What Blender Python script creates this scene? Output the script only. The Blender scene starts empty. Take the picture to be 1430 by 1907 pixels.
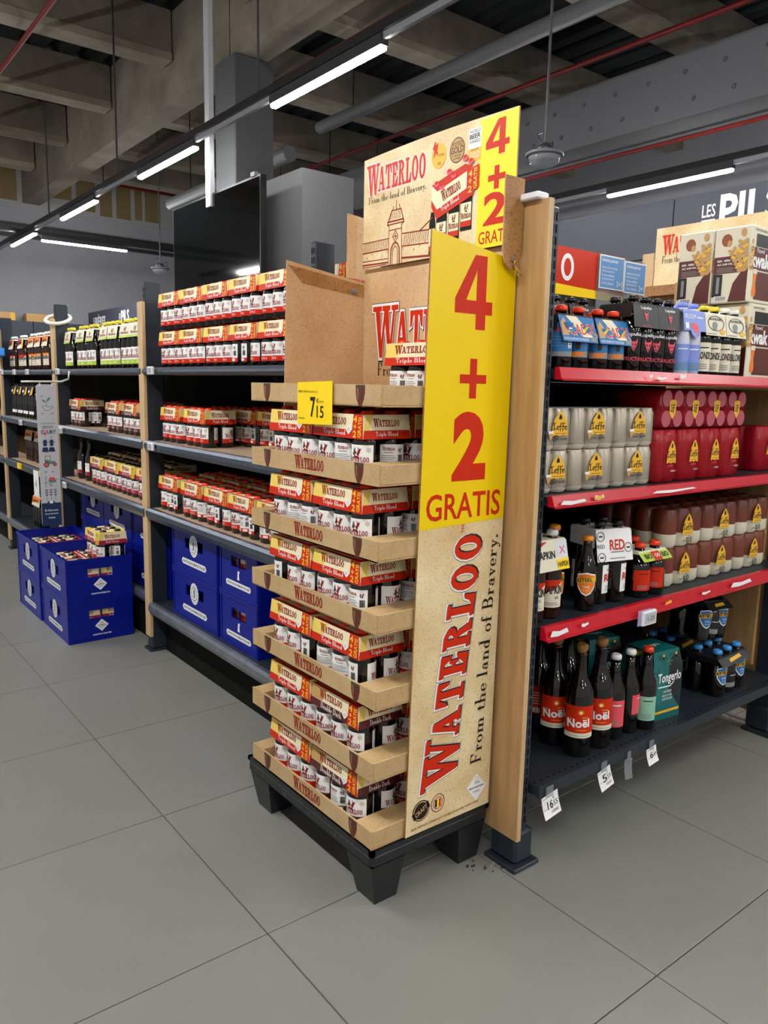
import bpy, math, random
from mathutils import Matrix, Vector
from mathutils.geometry import delaunay_2d_cdt
random.seed(7)
SC = bpy.context.scene
COL = SC.collection
PI = math.pi

# ------------------------------------------------------------------ camera
H_CAM = 1.22
YAW, PITCH, ROLL = 0.90634, -0.15897, 0.021635
fw = Vector((math.cos(YAW)*math.cos(PITCH), math.sin(YAW)*math.cos(PITCH), math.sin(PITCH)))
sd = Vector((math.sin(YAW), -math.cos(YAW), 0)); up = sd.cross(fw)
s2 = sd*math.cos(ROLL) + up*math.sin(ROLL); u2 = -sd*math.sin(ROLL) + up*math.cos(ROLL)
cam = bpy.data.cameras.new('camera'); camo = bpy.data.objects.new('camera', cam); COL.objects.link(camo)
camo.matrix_world = Matrix(((s2.x,u2.x,-fw.x,0),(s2.y,u2.y,-fw.y,0),(s2.z,u2.z,-fw.z,H_CAM),(0,0,0,1)))
cam.sensor_fit = 'HORIZONTAL'; cam.sensor_width = 36.0; cam.lens = 36.0*1442.5/1430
cam.clip_start = .05; cam.clip_end = 100
SC.camera = camo

# ------------------------------------------------------------------ world, exposure
LIGHT = 120.0          # radiance of the LED diffusers
w = bpy.data.worlds.new('world'); SC.world = w; w.use_nodes = True
w.node_tree.nodes['Background'].inputs[0].default_value = (1,.97,.93,1)
w.node_tree.nodes['Background'].inputs[1].default_value = .28
vs = SC.view_settings
vs.view_transform = 'Standard'; vs.look = 'None'; vs.gamma = 1; vs.use_curve_mapping = False
vs.exposure = 0.75
SC.cycles.use_denoising = True
SC.cycles.max_bounces = 8; SC.cycles.transparent_max_bounces = 12
SC.cycles.sample_clamp_indirect = 4.0

# ------------------------------------------------------------------ materials
def lin(h):
    h = h.lstrip('#'); out = []
    for i in (0,2,4):
        c = int(h[i:i+2],16)/255
        out.append(c/12.92 if c <= .04045 else ((c+.055)/1.055)**2.4)
    return (*out,1)
MATS = {}
def mat(name, hexc, rough=.5, metal=0, spec=.5, noise=0, nscale=30, bump=0, emit=0, coat=0, stretch=None, hex2=None):
    if name in MATS: return MATS[name]
    m = bpy.data.materials.new(name); m.use_nodes = True; nt = m.node_tree
    b = nt.nodes['Principled BSDF']; c = lin(hexc)
    b.inputs['Base Color'].default_value = c; b.inputs['Roughness'].default_value = rough
    b.inputs['Metallic'].default_value = metal; b.inputs['Specular IOR Level'].default_value = spec
    if coat: b.inputs['Coat Weight'].default_value = coat; b.inputs['Coat Roughness'].default_value = .15
    if emit:
        b.inputs['Emission Color'].default_value = c; b.inputs['Emission Strength'].default_value = emit
    if noise or bump:
        tc = nt.nodes.new('ShaderNodeTexCoord'); mp = nt.nodes.new('ShaderNodeMapping')
        mp.inputs['Scale'].default_value = stretch or (1,1,1)
        n = nt.nodes.new('ShaderNodeTexNoise'); n.inputs['Scale'].default_value = nscale; n.inputs['Detail'].default_value = 6
        n.inputs['Roughness'].default_value = .62
        nt.links.new(tc.outputs['Object'], mp.inputs[0]); nt.links.new(mp.outputs[0], n.inputs['Vector'])
        if noise:
            r = nt.nodes.new('ShaderNodeValToRGB'); e = r.color_ramp.elements
            k = 1-noise; d = lin(hex2) if hex2 else (c[0]*k,c[1]*k,c[2]*k,1)
            e[0].position = .36; e[0].color = d; e[1].position = .62; e[1].color = c
            nt.links.new(n.outputs['Fac'], r.inputs[0]); nt.links.new(r.outputs[0], b.inputs['Base Color'])
        if bump:
            bp = nt.nodes.new('ShaderNodeBump'); bp.inputs['Strength'].default_value = bump; bp.inputs['Distance'].default_value = .004
            nt.links.new(n.outputs['Fac'], bp.inputs['Height']); nt.links.new(bp.outputs[0], b.inputs['Normal'])
    MATS[name] = m
    return m
def parchment(name, base, dark, scale=9, speck=.5):
    """printed aged-paper look: soft blotches plus fine brown flecks"""
    m = bpy.data.materials.new(name); m.use_nodes = True; nt = m.node_tree; b = nt.nodes['Principled BSDF']
    b.inputs['Roughness'].default_value = .5
    tc = nt.nodes.new('ShaderNodeTexCoord'); L = nt.links.new
    n1 = nt.nodes.new('ShaderNodeTexNoise'); n1.inputs['Scale'].default_value = scale; n1.inputs['Detail'].default_value = 5
    n2 = nt.nodes.new('ShaderNodeTexNoise'); n2.inputs['Scale'].default_value = scale*34; n2.inputs['Detail'].default_value = 3
    n2.inputs['Distortion'].default_value = 1.2
    r1 = nt.nodes.new('ShaderNodeValToRGB'); r1.color_ramp.elements[0].position = .3; r1.color_ramp.elements[1].position = .68
    r1.color_ramp.elements[0].color = lin(dark); r1.color_ramp.elements[1].color = lin(base)
    r2 = nt.nodes.new('ShaderNodeValToRGB'); r2.color_ramp.elements[0].position = .33; r2.color_ramp.elements[1].position = .45
    r2.color_ramp.elements[0].color = (1-speck,1-speck*1.15,1-speck*1.3,1); r2.color_ramp.elements[1].color = (1,1,1,1)
    mx = nt.nodes.new('ShaderNodeMix'); mx.data_type = 'RGBA'; mx.blend_type = 'MULTIPLY'; mx.inputs['Factor'].default_value = 1
    L(tc.outputs['Object'], n1.inputs['Vector']); L(tc.outputs['Object'], n2.inputs['Vector'])
    L(n1.outputs['Fac'], r1.inputs[0]); L(n2.outputs['Fac'], r2.inputs[0])
    L(r1.outputs[0], mx.inputs[6]); L(r2.outputs[0], mx.inputs[7]); L(mx.outputs[2], b.inputs['Base Color'])
    MATS[name] = m
    return m
def film_mat(name, hexc, clear):
    m = bpy.data.materials.new(name); m.use_nodes = True; nt = m.node_tree; b = nt.nodes['Principled BSDF']
    b.inputs['Base Color'].default_value = lin(hexc); b.inputs['Roughness'].default_value = .12; b.inputs['Alpha'].default_value = 1-clear
    n = nt.nodes.new('ShaderNodeTexNoise'); n.inputs['Scale'].default_value = 60; n.inputs['Detail'].default_value = 3
    tc = nt.nodes.new('ShaderNodeTexCoord'); bp = nt.nodes.new('ShaderNodeBump'); bp.inputs['Strength'].default_value = .5; bp.inputs['Distance'].default_value = .004
    nt.links.new(tc.outputs['Object'], n.inputs['Vector']); nt.links.new(n.outputs['Fac'], bp.inputs['Height']); nt.links.new(bp.outputs[0], b.inputs['Normal'])
    MATS[name] = m
    return m

WHITE = mat('white_print','#f2f1ee',.45); BLACK = mat('black_print','#0c0b0b',.45); RED = mat('red_print','#cb2a07',.42,spec=.25)
DRED = mat('dark_red_print','#8e1c0e',.5,spec=.25); YEL = mat('yellow_print','#ffd800',.35); CREAM = mat('cream_print','#f1e4bd',.5); PALEG = mat('pale_gold_print','#efcf63',.5)
GOLD = mat('gold_print','#ecb52a',.45); ORNG = mat('orange_print','#f07d12',.45); MAROON = mat('maroon_print','#571a16',.45)
MAGENTA = mat('cherry_print','#a3142f',.45); NAVY = mat('navy_print','#13315c',.5); TEAL = mat('teal_print','#0d6463',.4)
GREEN = mat('green_print','#7da33c',.5); PINK = mat('pink_print','#e8505f',.5); BLUE = mat('blue_print','#1c6fae',.45); LBLUE = mat('light_blue_print','#5b8fc9',.4)
PURPLE = mat('periwinkle_print','#7f92d8',.45); GREY = mat('grey_print','#8a8a88',.5); BROWNP = mat('brown_print','#5d2414',.45); TAN = mat('tan_print','#c79a5c',.5)
BEIGE = mat('beige_print','#e3dcc3',.5); LIME = mat('lime_print','#b6d03a',.45); FIG = mat('figure_print','#5b3120',.5)
YPANEL = mat('yellow_panel','#f3cf00',.3,spec=.35,bump=.06,nscale=180); YHEAD = mat('yellow_header','#ffdf00',.4)
GLASS = mat('brown_glass','#0b0403',.035,spec=.7); AMBER = mat('amber_glass','#2c0f05',.07,spec=.6); FROST = mat('frosted_glass','#c9cde0',.25,spec=.5)
CAPR = mat('cap_red','#e8380f',.35); CAPY = mat('cap_yellow','#e2cf1c',.35); CAPW = mat('cap_white','#e8e6e0',.35); CAPK = mat('cap_black','#111112',.3)
CAPO = mat('cap_orange','#f08a1c',.35); CAPB = mat('cap_blue','#3a8fd0',.35); CAPP = mat('cap_periwinkle','#7d8fe0',.4); CORK = mat('cork','#a5733e',.7,noise=.3,nscale=300)
STEEL = mat('slate_steel','#2a323b',.42,metal=.2,noise=.15,nscale=14); DECK = mat('slate_deck','#2a3038',.45,metal=.2,noise=.22,nscale=9)
LIP = mat('grey_lip','#525b68',.28,metal=.6,noise=.18,nscale=20); LIPB = mat('silver_lip','#8d929a',.3,metal=.7,noise=.25,nscale=18)
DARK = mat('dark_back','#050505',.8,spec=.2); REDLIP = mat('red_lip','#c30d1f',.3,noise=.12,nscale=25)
WOOD = mat('oak_laminate','#bd9463',.42,noise=.26,nscale=5,stretch=(9,9,.8)); WOODE = mat('oak_edge','#d2b184',.5,noise=.2,nscale=8,stretch=(6,6,.8)); PLY = mat('shelf_wood','#b59c80',.55,noise=.12,nscale=12)
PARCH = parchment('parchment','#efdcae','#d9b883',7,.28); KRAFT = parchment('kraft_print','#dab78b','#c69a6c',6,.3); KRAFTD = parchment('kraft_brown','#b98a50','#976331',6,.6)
TRAYM = parchment('tray_board','#cbae80','#b99664',8,.3); TRAYE = mat('tray_edge','#b18f60',.7)
PALLET = mat('pallet_plastic','#1d1f21',.45,noise=.2,nscale=20); BLUECR = mat('crate_blue','#04198a',.36,spec=.3,noise=.1,nscale=12)
SILV = mat('silver_can','#b5ab98',.32,metal=.5); SILVW = mat('white_can','#cfc7b6',.35); REDCAN = mat('red_can','#9c0f1c',.28,metal=.3); BRCAN = mat('brown_can','#763018',.3); PINKF = mat('can_bottom_pink','#c4606a',.3,metal=.3)
FILM = film_mat('clear_film','#6e655c',.93); FILMR = film_mat('red_film','#c01828',.62); FILMV = film_mat('tag_film','#c9b8e0',.6)
ESLM = mat('tag_white','#e7e7ea',.4); ESLS = mat('tag_screen','#b9bcc0',.5)
CONC = mat('concrete','#857a6d',.85,noise=.35,nscale=2.2,bump=.3); CONCL = mat('concrete_light','#9c9080',.85,noise=.3,nscale=3,bump=.3)
DECKR = mat('roof_deck','#262a2b',.6,metal=.2); PIPER = mat('pipe_red','#7a1b19',.45); PIPEG = mat('pipe_grey','#5b5b5d',.5); BULK = mat('bulkhead_grey','#6d6d70',.6)
WALLG = mat('wall_grey','#9a9aa0',.8,noise=.06,nscale=2); COLG = mat('column_grey','#4a4a4b',.7); FASC = mat('fascia_slate','#3b3e4a',.55); PLASTER = mat('plaster_white','#9a9a98',.8); OCHRE = mat('ochre_board','#7d6a45',.85,noise=.15,nscale=6)
GROUT = mat('grout','#4f4d49',.8); TILE = mat('floor_tile','#807f79',.36,spec=.4,noise=.08,nscale=1.7)
TVB = mat('tv_black','#060707',.05); TVF = mat('tv_frame','#0b0b0c',.3); POLE = mat('pole_white','#c9cad0',.35,metal=.2)
LED = mat('led_diffuser','#ffffff',.5,emit=LIGHT); RAILK = mat('rail_black','#0d0d0e',.4); RAILS = mat('rail_silver','#9c9ca0',.35,metal=.5)
CLEAR = film_mat('clear_plastic','#9aa0a4',.62); HDRK = mat('light_body','#2a2a2c',.4)

# ------------------------------------------------------------------ mesh helpers
def union(prints, cuts=()):
    """merge overlapping flat pieces into one set of triangles"""
    V=[]; FS=[]
    for vs,fs in prints:
        k=len(V); V += [Vector(p) for p in vs]
        for f in fs:
            a = sum(vs[f[i]][0]*vs[f[(i+1)%len(f)]][1]-vs[f[(i+1)%len(f)]][0]*vs[f[i]][1] for i in range(len(f)))
            if abs(a) < 1e-12: continue
            g = [i+k for i in f]; FS.append(g if a > 0 else g[::-1])
    E = []
    if cuts:
        y0 = min(p.y for p in V)-.01; y1 = max(p.y for p in V)+.01
        for u in cuts: E.append((len(V),len(V)+1)); V += [Vector((u,y0)),Vector((u,y1))]
    r = delaunay_2d_cdt(V, E, FS, 1, 1e-6)
    return [([tuple(p) for p in r[0]], [tuple(f) for f,o in zip(r[2],r[5]) if o])]
class MB:
    def __init__(s): s.v=[]; s.f=[]; s.m=[]; s.sm=[]; s.mats=[]
    def mi(s, m):
        if m not in s.mats: s.mats.append(m)
        return s.mats.index(m)
    def face(s, pts, m, smooth=False):
        i = len(s.v); s.v += [tuple(p) for p in pts]; s.f.append(tuple(range(i,i+len(pts)))); s.m.append(s.mi(m)); s.sm.append(smooth)
    def mesh(s, vs, fs, m, smooth=False):
        i = len(s.v); s.v += [tuple(p) for p in vs]; k = s.mi(m)
        for f in fs: s.f.append(tuple(a+i for a in f)); s.m.append(k); s.sm.append(smooth)
    def hexa(s, lo, hi, m):
        """lo, hi: four corners each, counter-clockwise seen from above"""
        s.mesh(list(lo)+list(hi), [(3,2,1,0),(4,5,6,7),(0,1,5,4),(1,2,6,5),(2,3,7,6),(3,0,4,7)], m)
    def box(s, x0,x1,y0,y1,z0,z1, m):
        s.hexa([(x0,y0,z0),(x1,y0,z0),(x1,y1,z0),(x0,y1,z0)], [(x0,y0,z1),(x1,y0,z1),(x1,y1,z1),(x0,y1,z1)], m)
    def bbox(s, x0,x1,y0,y1,z0,z1, m, b=.004):
        """box with chamfered vertical and top edges"""
        def ring(d,z): return [(x0+d+b,y0+d,z),(x1-d-b,y0+d,z),(x1-d,y0+d+b,z),(x1-d,y1-d-b,z),(x1-d-b,y1-d,z),(x0+d+b,y1-d,z),(x0+d,y1-d-b,z),(x0+d,y0+d+b,z)]
        R = [ring(b,z0),ring(0,z0+b),ring(0,z1-b),ring(b,z1)]; n = 8
        vs = sum(R,[]); fs = [tuple(range(n-1,-1,-1)), tuple(range(3*n,4*n))]
        for k in range(3):
            for i in range(n): j=(i+1)%n; fs.append((k*n+i,k*n+j,(k+1)*n+j,(k+1)*n+i))
        s.mesh(vs, fs, m)
    def prism(s, poly, F, h0, h1, m, ms=None):
        """poly extruded along F's normal"""
        n = len(poly); a = [F(u,v,h0) for u,v in poly]; b = [F(u,v,h1) for u,v in poly]
        s.mesh(b, [tuple(range(n))], m); s.mesh(a, [tuple(range(n-1,-1,-1))], ms or m)
        s.mesh(a+b, [(i,(i+1)%n,n+(i+1)%n,n+i) for i in range(n)], ms or m)
    def lathe(s, prof, n, mats, c=(0,0,0), smooth=True):
        """prof: [(r,z)...]; mats: one material or one per segment"""
        k = len(prof); base = len(s.v)
        for r,z in prof:
            for i in range(n):
                a = 2*PI*i/n; s.v.append((c[0]+r*math.cos(a), c[1]+r*math.sin(a), c[2]+z))
        for j in range(k-1):
            mm = s.mi(mats[j] if isinstance(mats,(list,tuple)) else mats)
            for i in range(n):
                q=(i+1)%n; s.f.append((base+j*n+i,base+j*n+q,base+(j+1)*n+q,base+(j+1)*n+i)); s.m.append(mm); s.sm.append(smooth)
        for j,rev in ((0,True),(k-1,False)):
            if prof[j][0] > 1e-4:
                f = [base+j*n+i for i in range(n)]; s.f.append(tuple(reversed(f)) if rev else tuple(f))
                mm = mats[min(j,k-2)] if isinstance(mats,(list,tuple)) else mats
                s.m.append(s.mi(mm)); s.sm.append(False)
    def tube(s, path, r, n, m):
        P = [Vector(p) for p in path]; base = len(s.v)
        for i,p in enumerate(P):
            t = (P[min(i+1,len(P)-1)]-P[max(i-1,0)]).normalized()
            a = t.orthogonal().normalized() if abs(t.z) > .99 else t.cross(Vector((0,0,1))).normalized(); b = t.cross(a)
            for k in range(n): q = p + a*r*math.cos(2*PI*k/n) + b*r*math.sin(2*PI*k/n); s.v.append(tuple(q))
        mm = s.mi(m)
        for i in range(len(P)-1):
            for k in range(n):
                q=(k+1)%n; s.f.append((base+i*n+k,base+i*n+q,base+(i+1)*n+q,base+(i+1)*n+k)); s.m.append(mm); s.sm.append(True)
        for i in (0,len(P)-1): s.f.append(tuple(base+i*n+k for k in range(n))); s.m.append(mm); s.sm.append(False)
    def pr(s, prints, F, m, h=.0006):
        R = getattr(F,'R',0); us = [p[0] for vs,_ in prints for p in vs]; cuts = []
        if R and us and max(us)-min(us) > .3*R: n = int((max(us)-min(us))/(.25*R))+1; cuts = [min(us)+(max(us)-min(us))*i/n for i in range(1,n)]
        if len(prints) > 1 or cuts: prints = union(prints, cuts)
        for vs,fs in prints: s.mesh([F(u,v,h) for u,v in vs], fs, m)
    def data(s, name):
        me = bpy.data.meshes.new(name); me.from_pydata(s.v, [], s.f)
        for m in s.mats: me.materials.append(m)
        me.polygons.foreach_set('material_index', s.m); me.polygons.foreach_set('use_smooth', s.sm); me.update()
        return me
    def build(s, name, parent=None, loc=None, rz=0): return obj(name, s.data(name), parent, loc, rz)
def obj(name, me, parent=None, loc=None, rz=0):
    o = bpy.data.objects.new(name, me); COL.objects.link(o)
    if parent: o.parent = parent
    if loc: o.location = loc
    if rz: o.rotation_euler = (0,0,rz)
    return o
def thing(name, label, cat, loc=(0,0,0), rz=0, group=None):
    o = bpy.data.objects.new(name, None); COL.objects.link(o); o.empty_display_size = .05
    o.location = loc; o.rotation_euler = (0,0,rz); return tag(o,label,cat,group)
def tag(o, label, cat, group=None):
    o['label'] = label; o['category'] = cat
    if group: o['group'] = group
    return o
def struct(o, label=None):
    o['kind'] = 'structure'
    if label: o['label'] = label
    return o
def frame(o, a, b):
    o=Vector(o); a=Vector(a); b=Vector(b); n=a.cross(b)
    return lambda u,v,h=0: tuple(o+a*u+b*v+n*h)
def FX(x, y, z): return frame((x,y,z),(0,-1,0),(0,0,1))      # a face that looks towards -X: u runs to -Y
def FY(x, y, z): return frame((x,y,z),(1,0,0),(0,0,1))       # a face that looks towards -Y: u runs to +X
def bent(R, z, a=0):
    f = lambda u,v,h=0: (-(R+h)*math.cos(u/R+a), -(R+h)*math.sin(u/R+a), z+v)
    f.R = R; return f
ORD = 'first second third fourth fifth sixth seventh eighth ninth tenth eleventh twelfth'.split()

# ------------------------------------------------------------------ flat prints
def poly(*p): return [(list(p), [tuple(range(len(p)))])]
def rect(x0,y0,x1,y1): return poly((x0,y0),(x1,y0),(x1,y1),(x0,y1))
def ell(cx,cy,rx,ry=None,n=16): ry = ry or rx; return poly(*[(cx+rx*math.cos(2*PI*i/n), cy+ry*math.sin(2*PI*i/n)) for i in range(n)])
def ring(cx,cy,rx,ry,ix,iy,n=16):
    vs = [(cx+rx*math.cos(2*PI*i/n), cy+ry*math.sin(2*PI*i/n)) for i in range(n)]+[(cx+ix*math.cos(2*PI*i/n), cy+iy*math.sin(2*PI*i/n)) for i in range(n)]
    return [(vs, [(i,(i+1)%n,n+(i+1)%n,n+i) for i in range(n)])]
def line(path, w):
    out = []
    for (x0,y0),(x1,y1) in zip(path,path[1:]):
        d = math.hypot(x1-x0,y1-y0) or 1; nx,ny = -(y1-y0)/d*w/2, (x1-x0)/d*w/2; ex,ey = (x1-x0)/d*w*.3,(y1-y0)/d*w*.3
        out += poly((x0-nx-ex,y0-ny-ey),(x1-nx+ex,y1-ny+ey),(x1+nx+ex,y1+ny+ey),(x0+nx-ex,y0+ny-ey))
    return out
def xf(pr, sx=1, sy=None, dx=0, dy=0, rot=0, shear=0):
    sy = sx if sy is None else sy; c,s = math.cos(rot),math.sin(rot)
    def g(p): x,y = p[0]*sx+p[1]*sy*shear, p[1]*sy; return (x*c-y*s+dx, x*s+y*c+dy)
    return [([g(p) for p in vs], fs) for vs,fs in pr]
def ext(pr):
    xs = [p[0] for vs,_ in pr for p in vs]; ys = [p[1] for vs,_ in pr for p in vs]; return min(xs),min(ys),max(xs),max(ys)
def fit(pr, x0,y0,x1,y1, rot=0):
    """scale a print into a rectangle (rot: turned by quarter turns first)"""
    if rot: pr = xf(pr, rot=rot)
    if not any(vs for vs,_ in pr): return []
    a,b,c,d = ext(pr); sx=(x1-x0)/(c-a); sy=(y1-y0)/(d-b)
    return xf(pr, sx, sy, x0-a*sx, y0-b*sy)
_T = {}
def text(body, bold=0, res=2):
    k = (body,bold,res)
    if k not in _T:
        cu = bpy.data.curves.new('lettering','FONT'); cu.body = body; cu.resolution_u = res; cu.offset = bold; cu.fill_mode = 'FRONT'
        ob = bpy.data.objects.new('lettering', cu); me = bpy.data.meshes.new_from_object(ob)
        _T[k] = [([(v.co.x,v.co.y) for v in me.vertices], [tuple(p.vertices) for p in me.polygons])]
        bpy.data.objects.remove(ob); bpy.data.curves.remove(cu); bpy.data.meshes.remove(me)
    return _T[k]
def grow(p, d):
    """offset a convex polygon outwards by d"""
    if d == 0: return p
    a = sum(p[i][0]*p[(i+1)%len(p)][1]-p[(i+1)%len(p)][0]*p[i][1] for i in range(len(p)))
    if a < 0: p = p[::-1]
    out = []; n = len(p)
    for i in range(n):
        (x0,y0),(x1,y1),(x2,y2) = p[i-1],p[i],p[(i+1)%n]
        l1=math.hypot(x1-x0,y1-y0); l2=math.hypot(x2-x1,y2-y1); n1=((y1-y0)/l1,-(x1-x0)/l1); n2=((y2-y1)/l2,-(x2-x1)/l2)
        k = 1+n1[0]*n2[0]+n1[1]*n2[1]; k = max(k,.5); out.append((x1+d*(n1[0]+n2[0])/k, y1+d*(n1[1]+n2[1])/k))
    return out
def R_(a,b,c,d): return [(a,b),(c,b),(c,d),(a,d)]
SLAB = {
 'L': (.66,[R_(.1,0,.3,1),R_(0,.88,.4,1),R_(0,0,.64,.12),[(.34,.10),(.64,.10),(.66,.42),(.55,.38),(.48,.2)]]),
 'T': (.72,[R_(0,.88,.72,1),[(0,.9),(0,.58),(.1,.62),(.2,.9)],[(.72,.9),(.72,.58),(.62,.62),(.52,.9)],R_(.26,0,.46,1),R_(.13,0,.59,.11)]),
 'E': (.68,[R_(.1,0,.3,1),R_(0,.88,.64,1),[(.36,.9),(.64,.9),(.64,.6),(.54,.64)],R_(0,0,.66,.12),[(.36,.10),(.66,.10),(.68,.42),(.57,.38)],R_(.2,.46,.48,.56),R_(.41,.36,.5,.66)]),
 'R': (.78,[R_(.1,0,.3,1),R_(0,0,.4,.11),R_(0,.89,.4,1),[(.34,.5),(.54,.5),(.74,0),(.52,0)],R_(.48,0,.8,.1)]),
 'A': (.84,[[(.1,0),(.2,0),(.46,1),(.32,1)],[(.32,1),(.52,1),(.76,0),(.54,0)],R_(.2,.26,.6,.37),R_(0,0,.3,.1),R_(.46,0,.86,.1)]),
 'O': (.74,[]),
 'W': (1.22,[[(.1,1),(.33,1),(.48,0),(.35,0)],[(.36,0),(.47,0),(.67,1),(.57,1)],[(.52,1),(.75,1),(.9,0),(.77,0)],[(.78,0),(.89,0),(1.1,1),(1.0,1)],R_(0,.9,.43,1),R_(.46,.9,.83,1),R_(.9,.9,1.22,1)]),
}
def slab(word, d=0, wscale=1.3, gap=.05):
    """slab-serif lettering: large first letter, small caps after; d widens every stroke"""
    x = 0; out = []
    for i,ch in enumerate(word):
        wd,ps = SLAB[ch]; k = wscale if i == 0 and ch == 'W' else 1; y0 = -.12 if k > 1 else 0
        for p in ps: out += poly(*grow([(x+a*k,y0+b*k) for a,b in p], d))
        if ch == 'O': out += ring(x+.35,.5,.35+d,.5+d,.15-d*.9,.36-d*.9,14)
        if ch == 'R':
            cx,cy = x+.3,.75
            vs = []; n = 7
            for j in range(n+1):
                a = -PI/2+PI*j/n; vs += [(cx+(.36+d)*math.cos(a)+(0),cy+(.25+d)*math.sin(a)),(cx+max(.15-d,.02)*math.cos(a),cy+max(.13-d,.02)*math.sin(a))]
            out.append((vs,[(2*j,2*j+2,2*j+3,2*j+1) for j in range(n)]))
        x += wd*k+gap
        if k > 1: x -= .22
    return out
WATER = slab('WATERLOO')

def arc(cx,cy,rx,ry,ix,iy,a0,a1,n=10):
    vs=[]
    for i in range(n+1):
        a=math.radians(a0+(a1-a0)*i/n); c,d=math.cos(a),math.sin(a); vs += [(cx+rx*c,cy+ry*d),(cx+ix*c,cy+iy*d)]
    return [(vs,[(2*i,2*i+2,2*i+3,2*i+1) for i in range(n)])]
def _serif():
    X=.5; w=.14; h=.05; r=lambda *a: rect(*a)
    st=lambda x,top: r(x,0,x+w,top)+r(x-.07,0,x+w+.07,h)            # stem with foot serif
    hd=lambda x,y: r(x-.07,y-h,x+w*.5,y)                            # head serif to one side
    n_=lambda x: st(x,X)+hd(x,X)+arc(x+.24,.30,.17+w*.5,.20,.17-w*.5,.165,0,180,8)
    G={}
    G['F']=(.66,st(.08,1)+r(.0,.95,.62,1)+poly((.62,.95),(.62,.68),(.57,.72),(.45,.95))+r(.2,.48,.45,.53)+r(.42,.38,.46,.63))
    G['T']=(.72,st(.28,1)+r(.02,.95,.68,1)+poly((.02,.95),(.02,.68),(.07,.72),(.2,.95))+poly((.68,.95),(.68,.68),(.63,.72),(.5,.95)))
    G['r']=(.46,st(.08,X)+hd(.08,X)+arc(.34,.32,.13,.18,.10,.14,60,180,6)+ell(.38,.42,.065,.065,10))
    G['o']=(.54,ring(.26,.25,.25,.26,.12,.225,18))
    G['m']=(.98,n_(.08)+st(.41,.30)+arc(.65,.30,.24,.20,.10,.165,0,180,8)+st(.74,.30))
    G['n']=(.66,n_(.08)+st(.41,.30)); G['h']=(.66,n_(.08)+st(.41,.30)+r(.08,.4,.22,1)+hd(.08,1)); 
    G['t']=(.40,r(.10,.08,.10+w,.68)+r(.0,.45,.36,.5)+arc(.27,.12,.17,.12,.06,.08,180,330,7))
    G['e']=(.50,arc(.25,.25,.24,.26,.11,.225,0,320,16)+r(.1,.24,.48,.28))
    G['l']=(.32,st(.09,1)+hd(.09,1)); G['i']=(.32,st(.09,X)+hd(.09,X)+ell(.16,.72,.085,.085,10))
    G['a']=(.54,r(.30,.04,.30+w,.36)+arc(.27,.34,.17,.17,.05,.13,0,160,8)+ell(.13,.37,.06,.06,8)+arc(.23,.14,.20,.15,.08,.11,60,330,12)+r(.40,0,.52,h))
    G['d']=(.58,ring(.23,.25,.22,.26,.09,.22,16)+r(.34,0,.34+w,1)+hd(.34,1)+r(.4,0,.55,h)); G['b']=(.58,ring(.33,.25,.22,.26,.09,.22,16)+r(.08,0,.08+w,1)+hd(.08,1))
    G['p']=(.60,ring(.33,.25,.22,.26,.09,.22,16)+r(.08,-.3,.08+w,X)+hd(.08,X)+r(.0,-.3,.3,-.25)); G['u']=(.64,r(.08,.15,.08+w,X)+hd(.08,X)+arc(.25,.18,.17,.19,.05,.14,180,360,8)+r(.40,0,.40+w,X)+r(.33,.45,.42,.5)+r(.45,0,.6,h))
    G['f']=(.38,st(.10,.75)+arc(.27,.75,.17,.25,.05,.20,70,180,6)+ell(.33,.90,.065,.065,8)+r(.0,.45,.36,.5))
    G['B']=(.74,st(.08,1)+r(.0,.95,.4,1)+r(.0,0,.4,h)+arc(.36,.74,.28,.26,.12,.21,-90,90)+arc(.38,.26,.32,.27,.15,.215,-90,90)+r(.2,.47,.4,.52))
    G['D']=(.80,st(.08,1)+r(0,.95,.36,1)+r(0,0,.36,h)+arc(.34,.5,.42,.5,.26,.45,-90,90,12)); G['R']=(.78,st(.08,1)+r(0,.95,.4,1)+arc(.36,.74,.30,.26,.14,.21,-90,90)+r(.2,.47,.4,.52)+poly((.34,.5),(.5,.5),(.7,0),(.54,0))+r(.54,0,.78,h))
    G['C']=(.72,arc(.40,.5,.38,.52,.22,.47,45,315,16)+r(.62,.68,.67,.98)); G['k']=(.62,st(.08,1)+hd(.08,1)+poly((.2,.2),(.2,.26),(.48,.5),(.54,.5))+poly((.28,.3),(.40,.36),(.58,0),(.42,0))+r(.36,0,.64,h))
    G['v']=(.52,poly((.04,X),(.19,X),(.33,0),(.24,0))+poly((.24,0),(.30,0),(.46,X),(.41,X))+r(0,.45,.25,.5)+r(.34,.45,.53,.5)); G['y']=(.52,G['v'][1]+line([(.28,.02),(.20,-.20),(.12,-.26)],.05)+ell(.08,-.22,.065,.065,8))
    G['c']=(.48,arc(.25,.25,.24,.26,.11,.225,40,320,14)+ell(.40,.38,.06,.06,8)); G['.']=(.26,ell(.11,.075,.09,.085,10)); G[' ']=(.30,[])
    return G
SERIF=_serif(); _S={}
def serif(s):
    if s not in _S:
        x=0; out=[]
        for ch in s: out += xf(SERIF[ch][1],1,1,x,0); x += SERIF[ch][0]+.05
        _S[s]=union(out)
    return _S[s]
TAGLINE=serif('From the land of Bravery.')

FOUR = union(poly((.56,0),(.82,0),(.82,1),(.56,1))+poly((0,.21),(1,.21),(1,.39),(0,.39))+poly((0,.21),(.25,.33),(.60,.86),(.60,1),(.50,1),(0,.40)))

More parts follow.
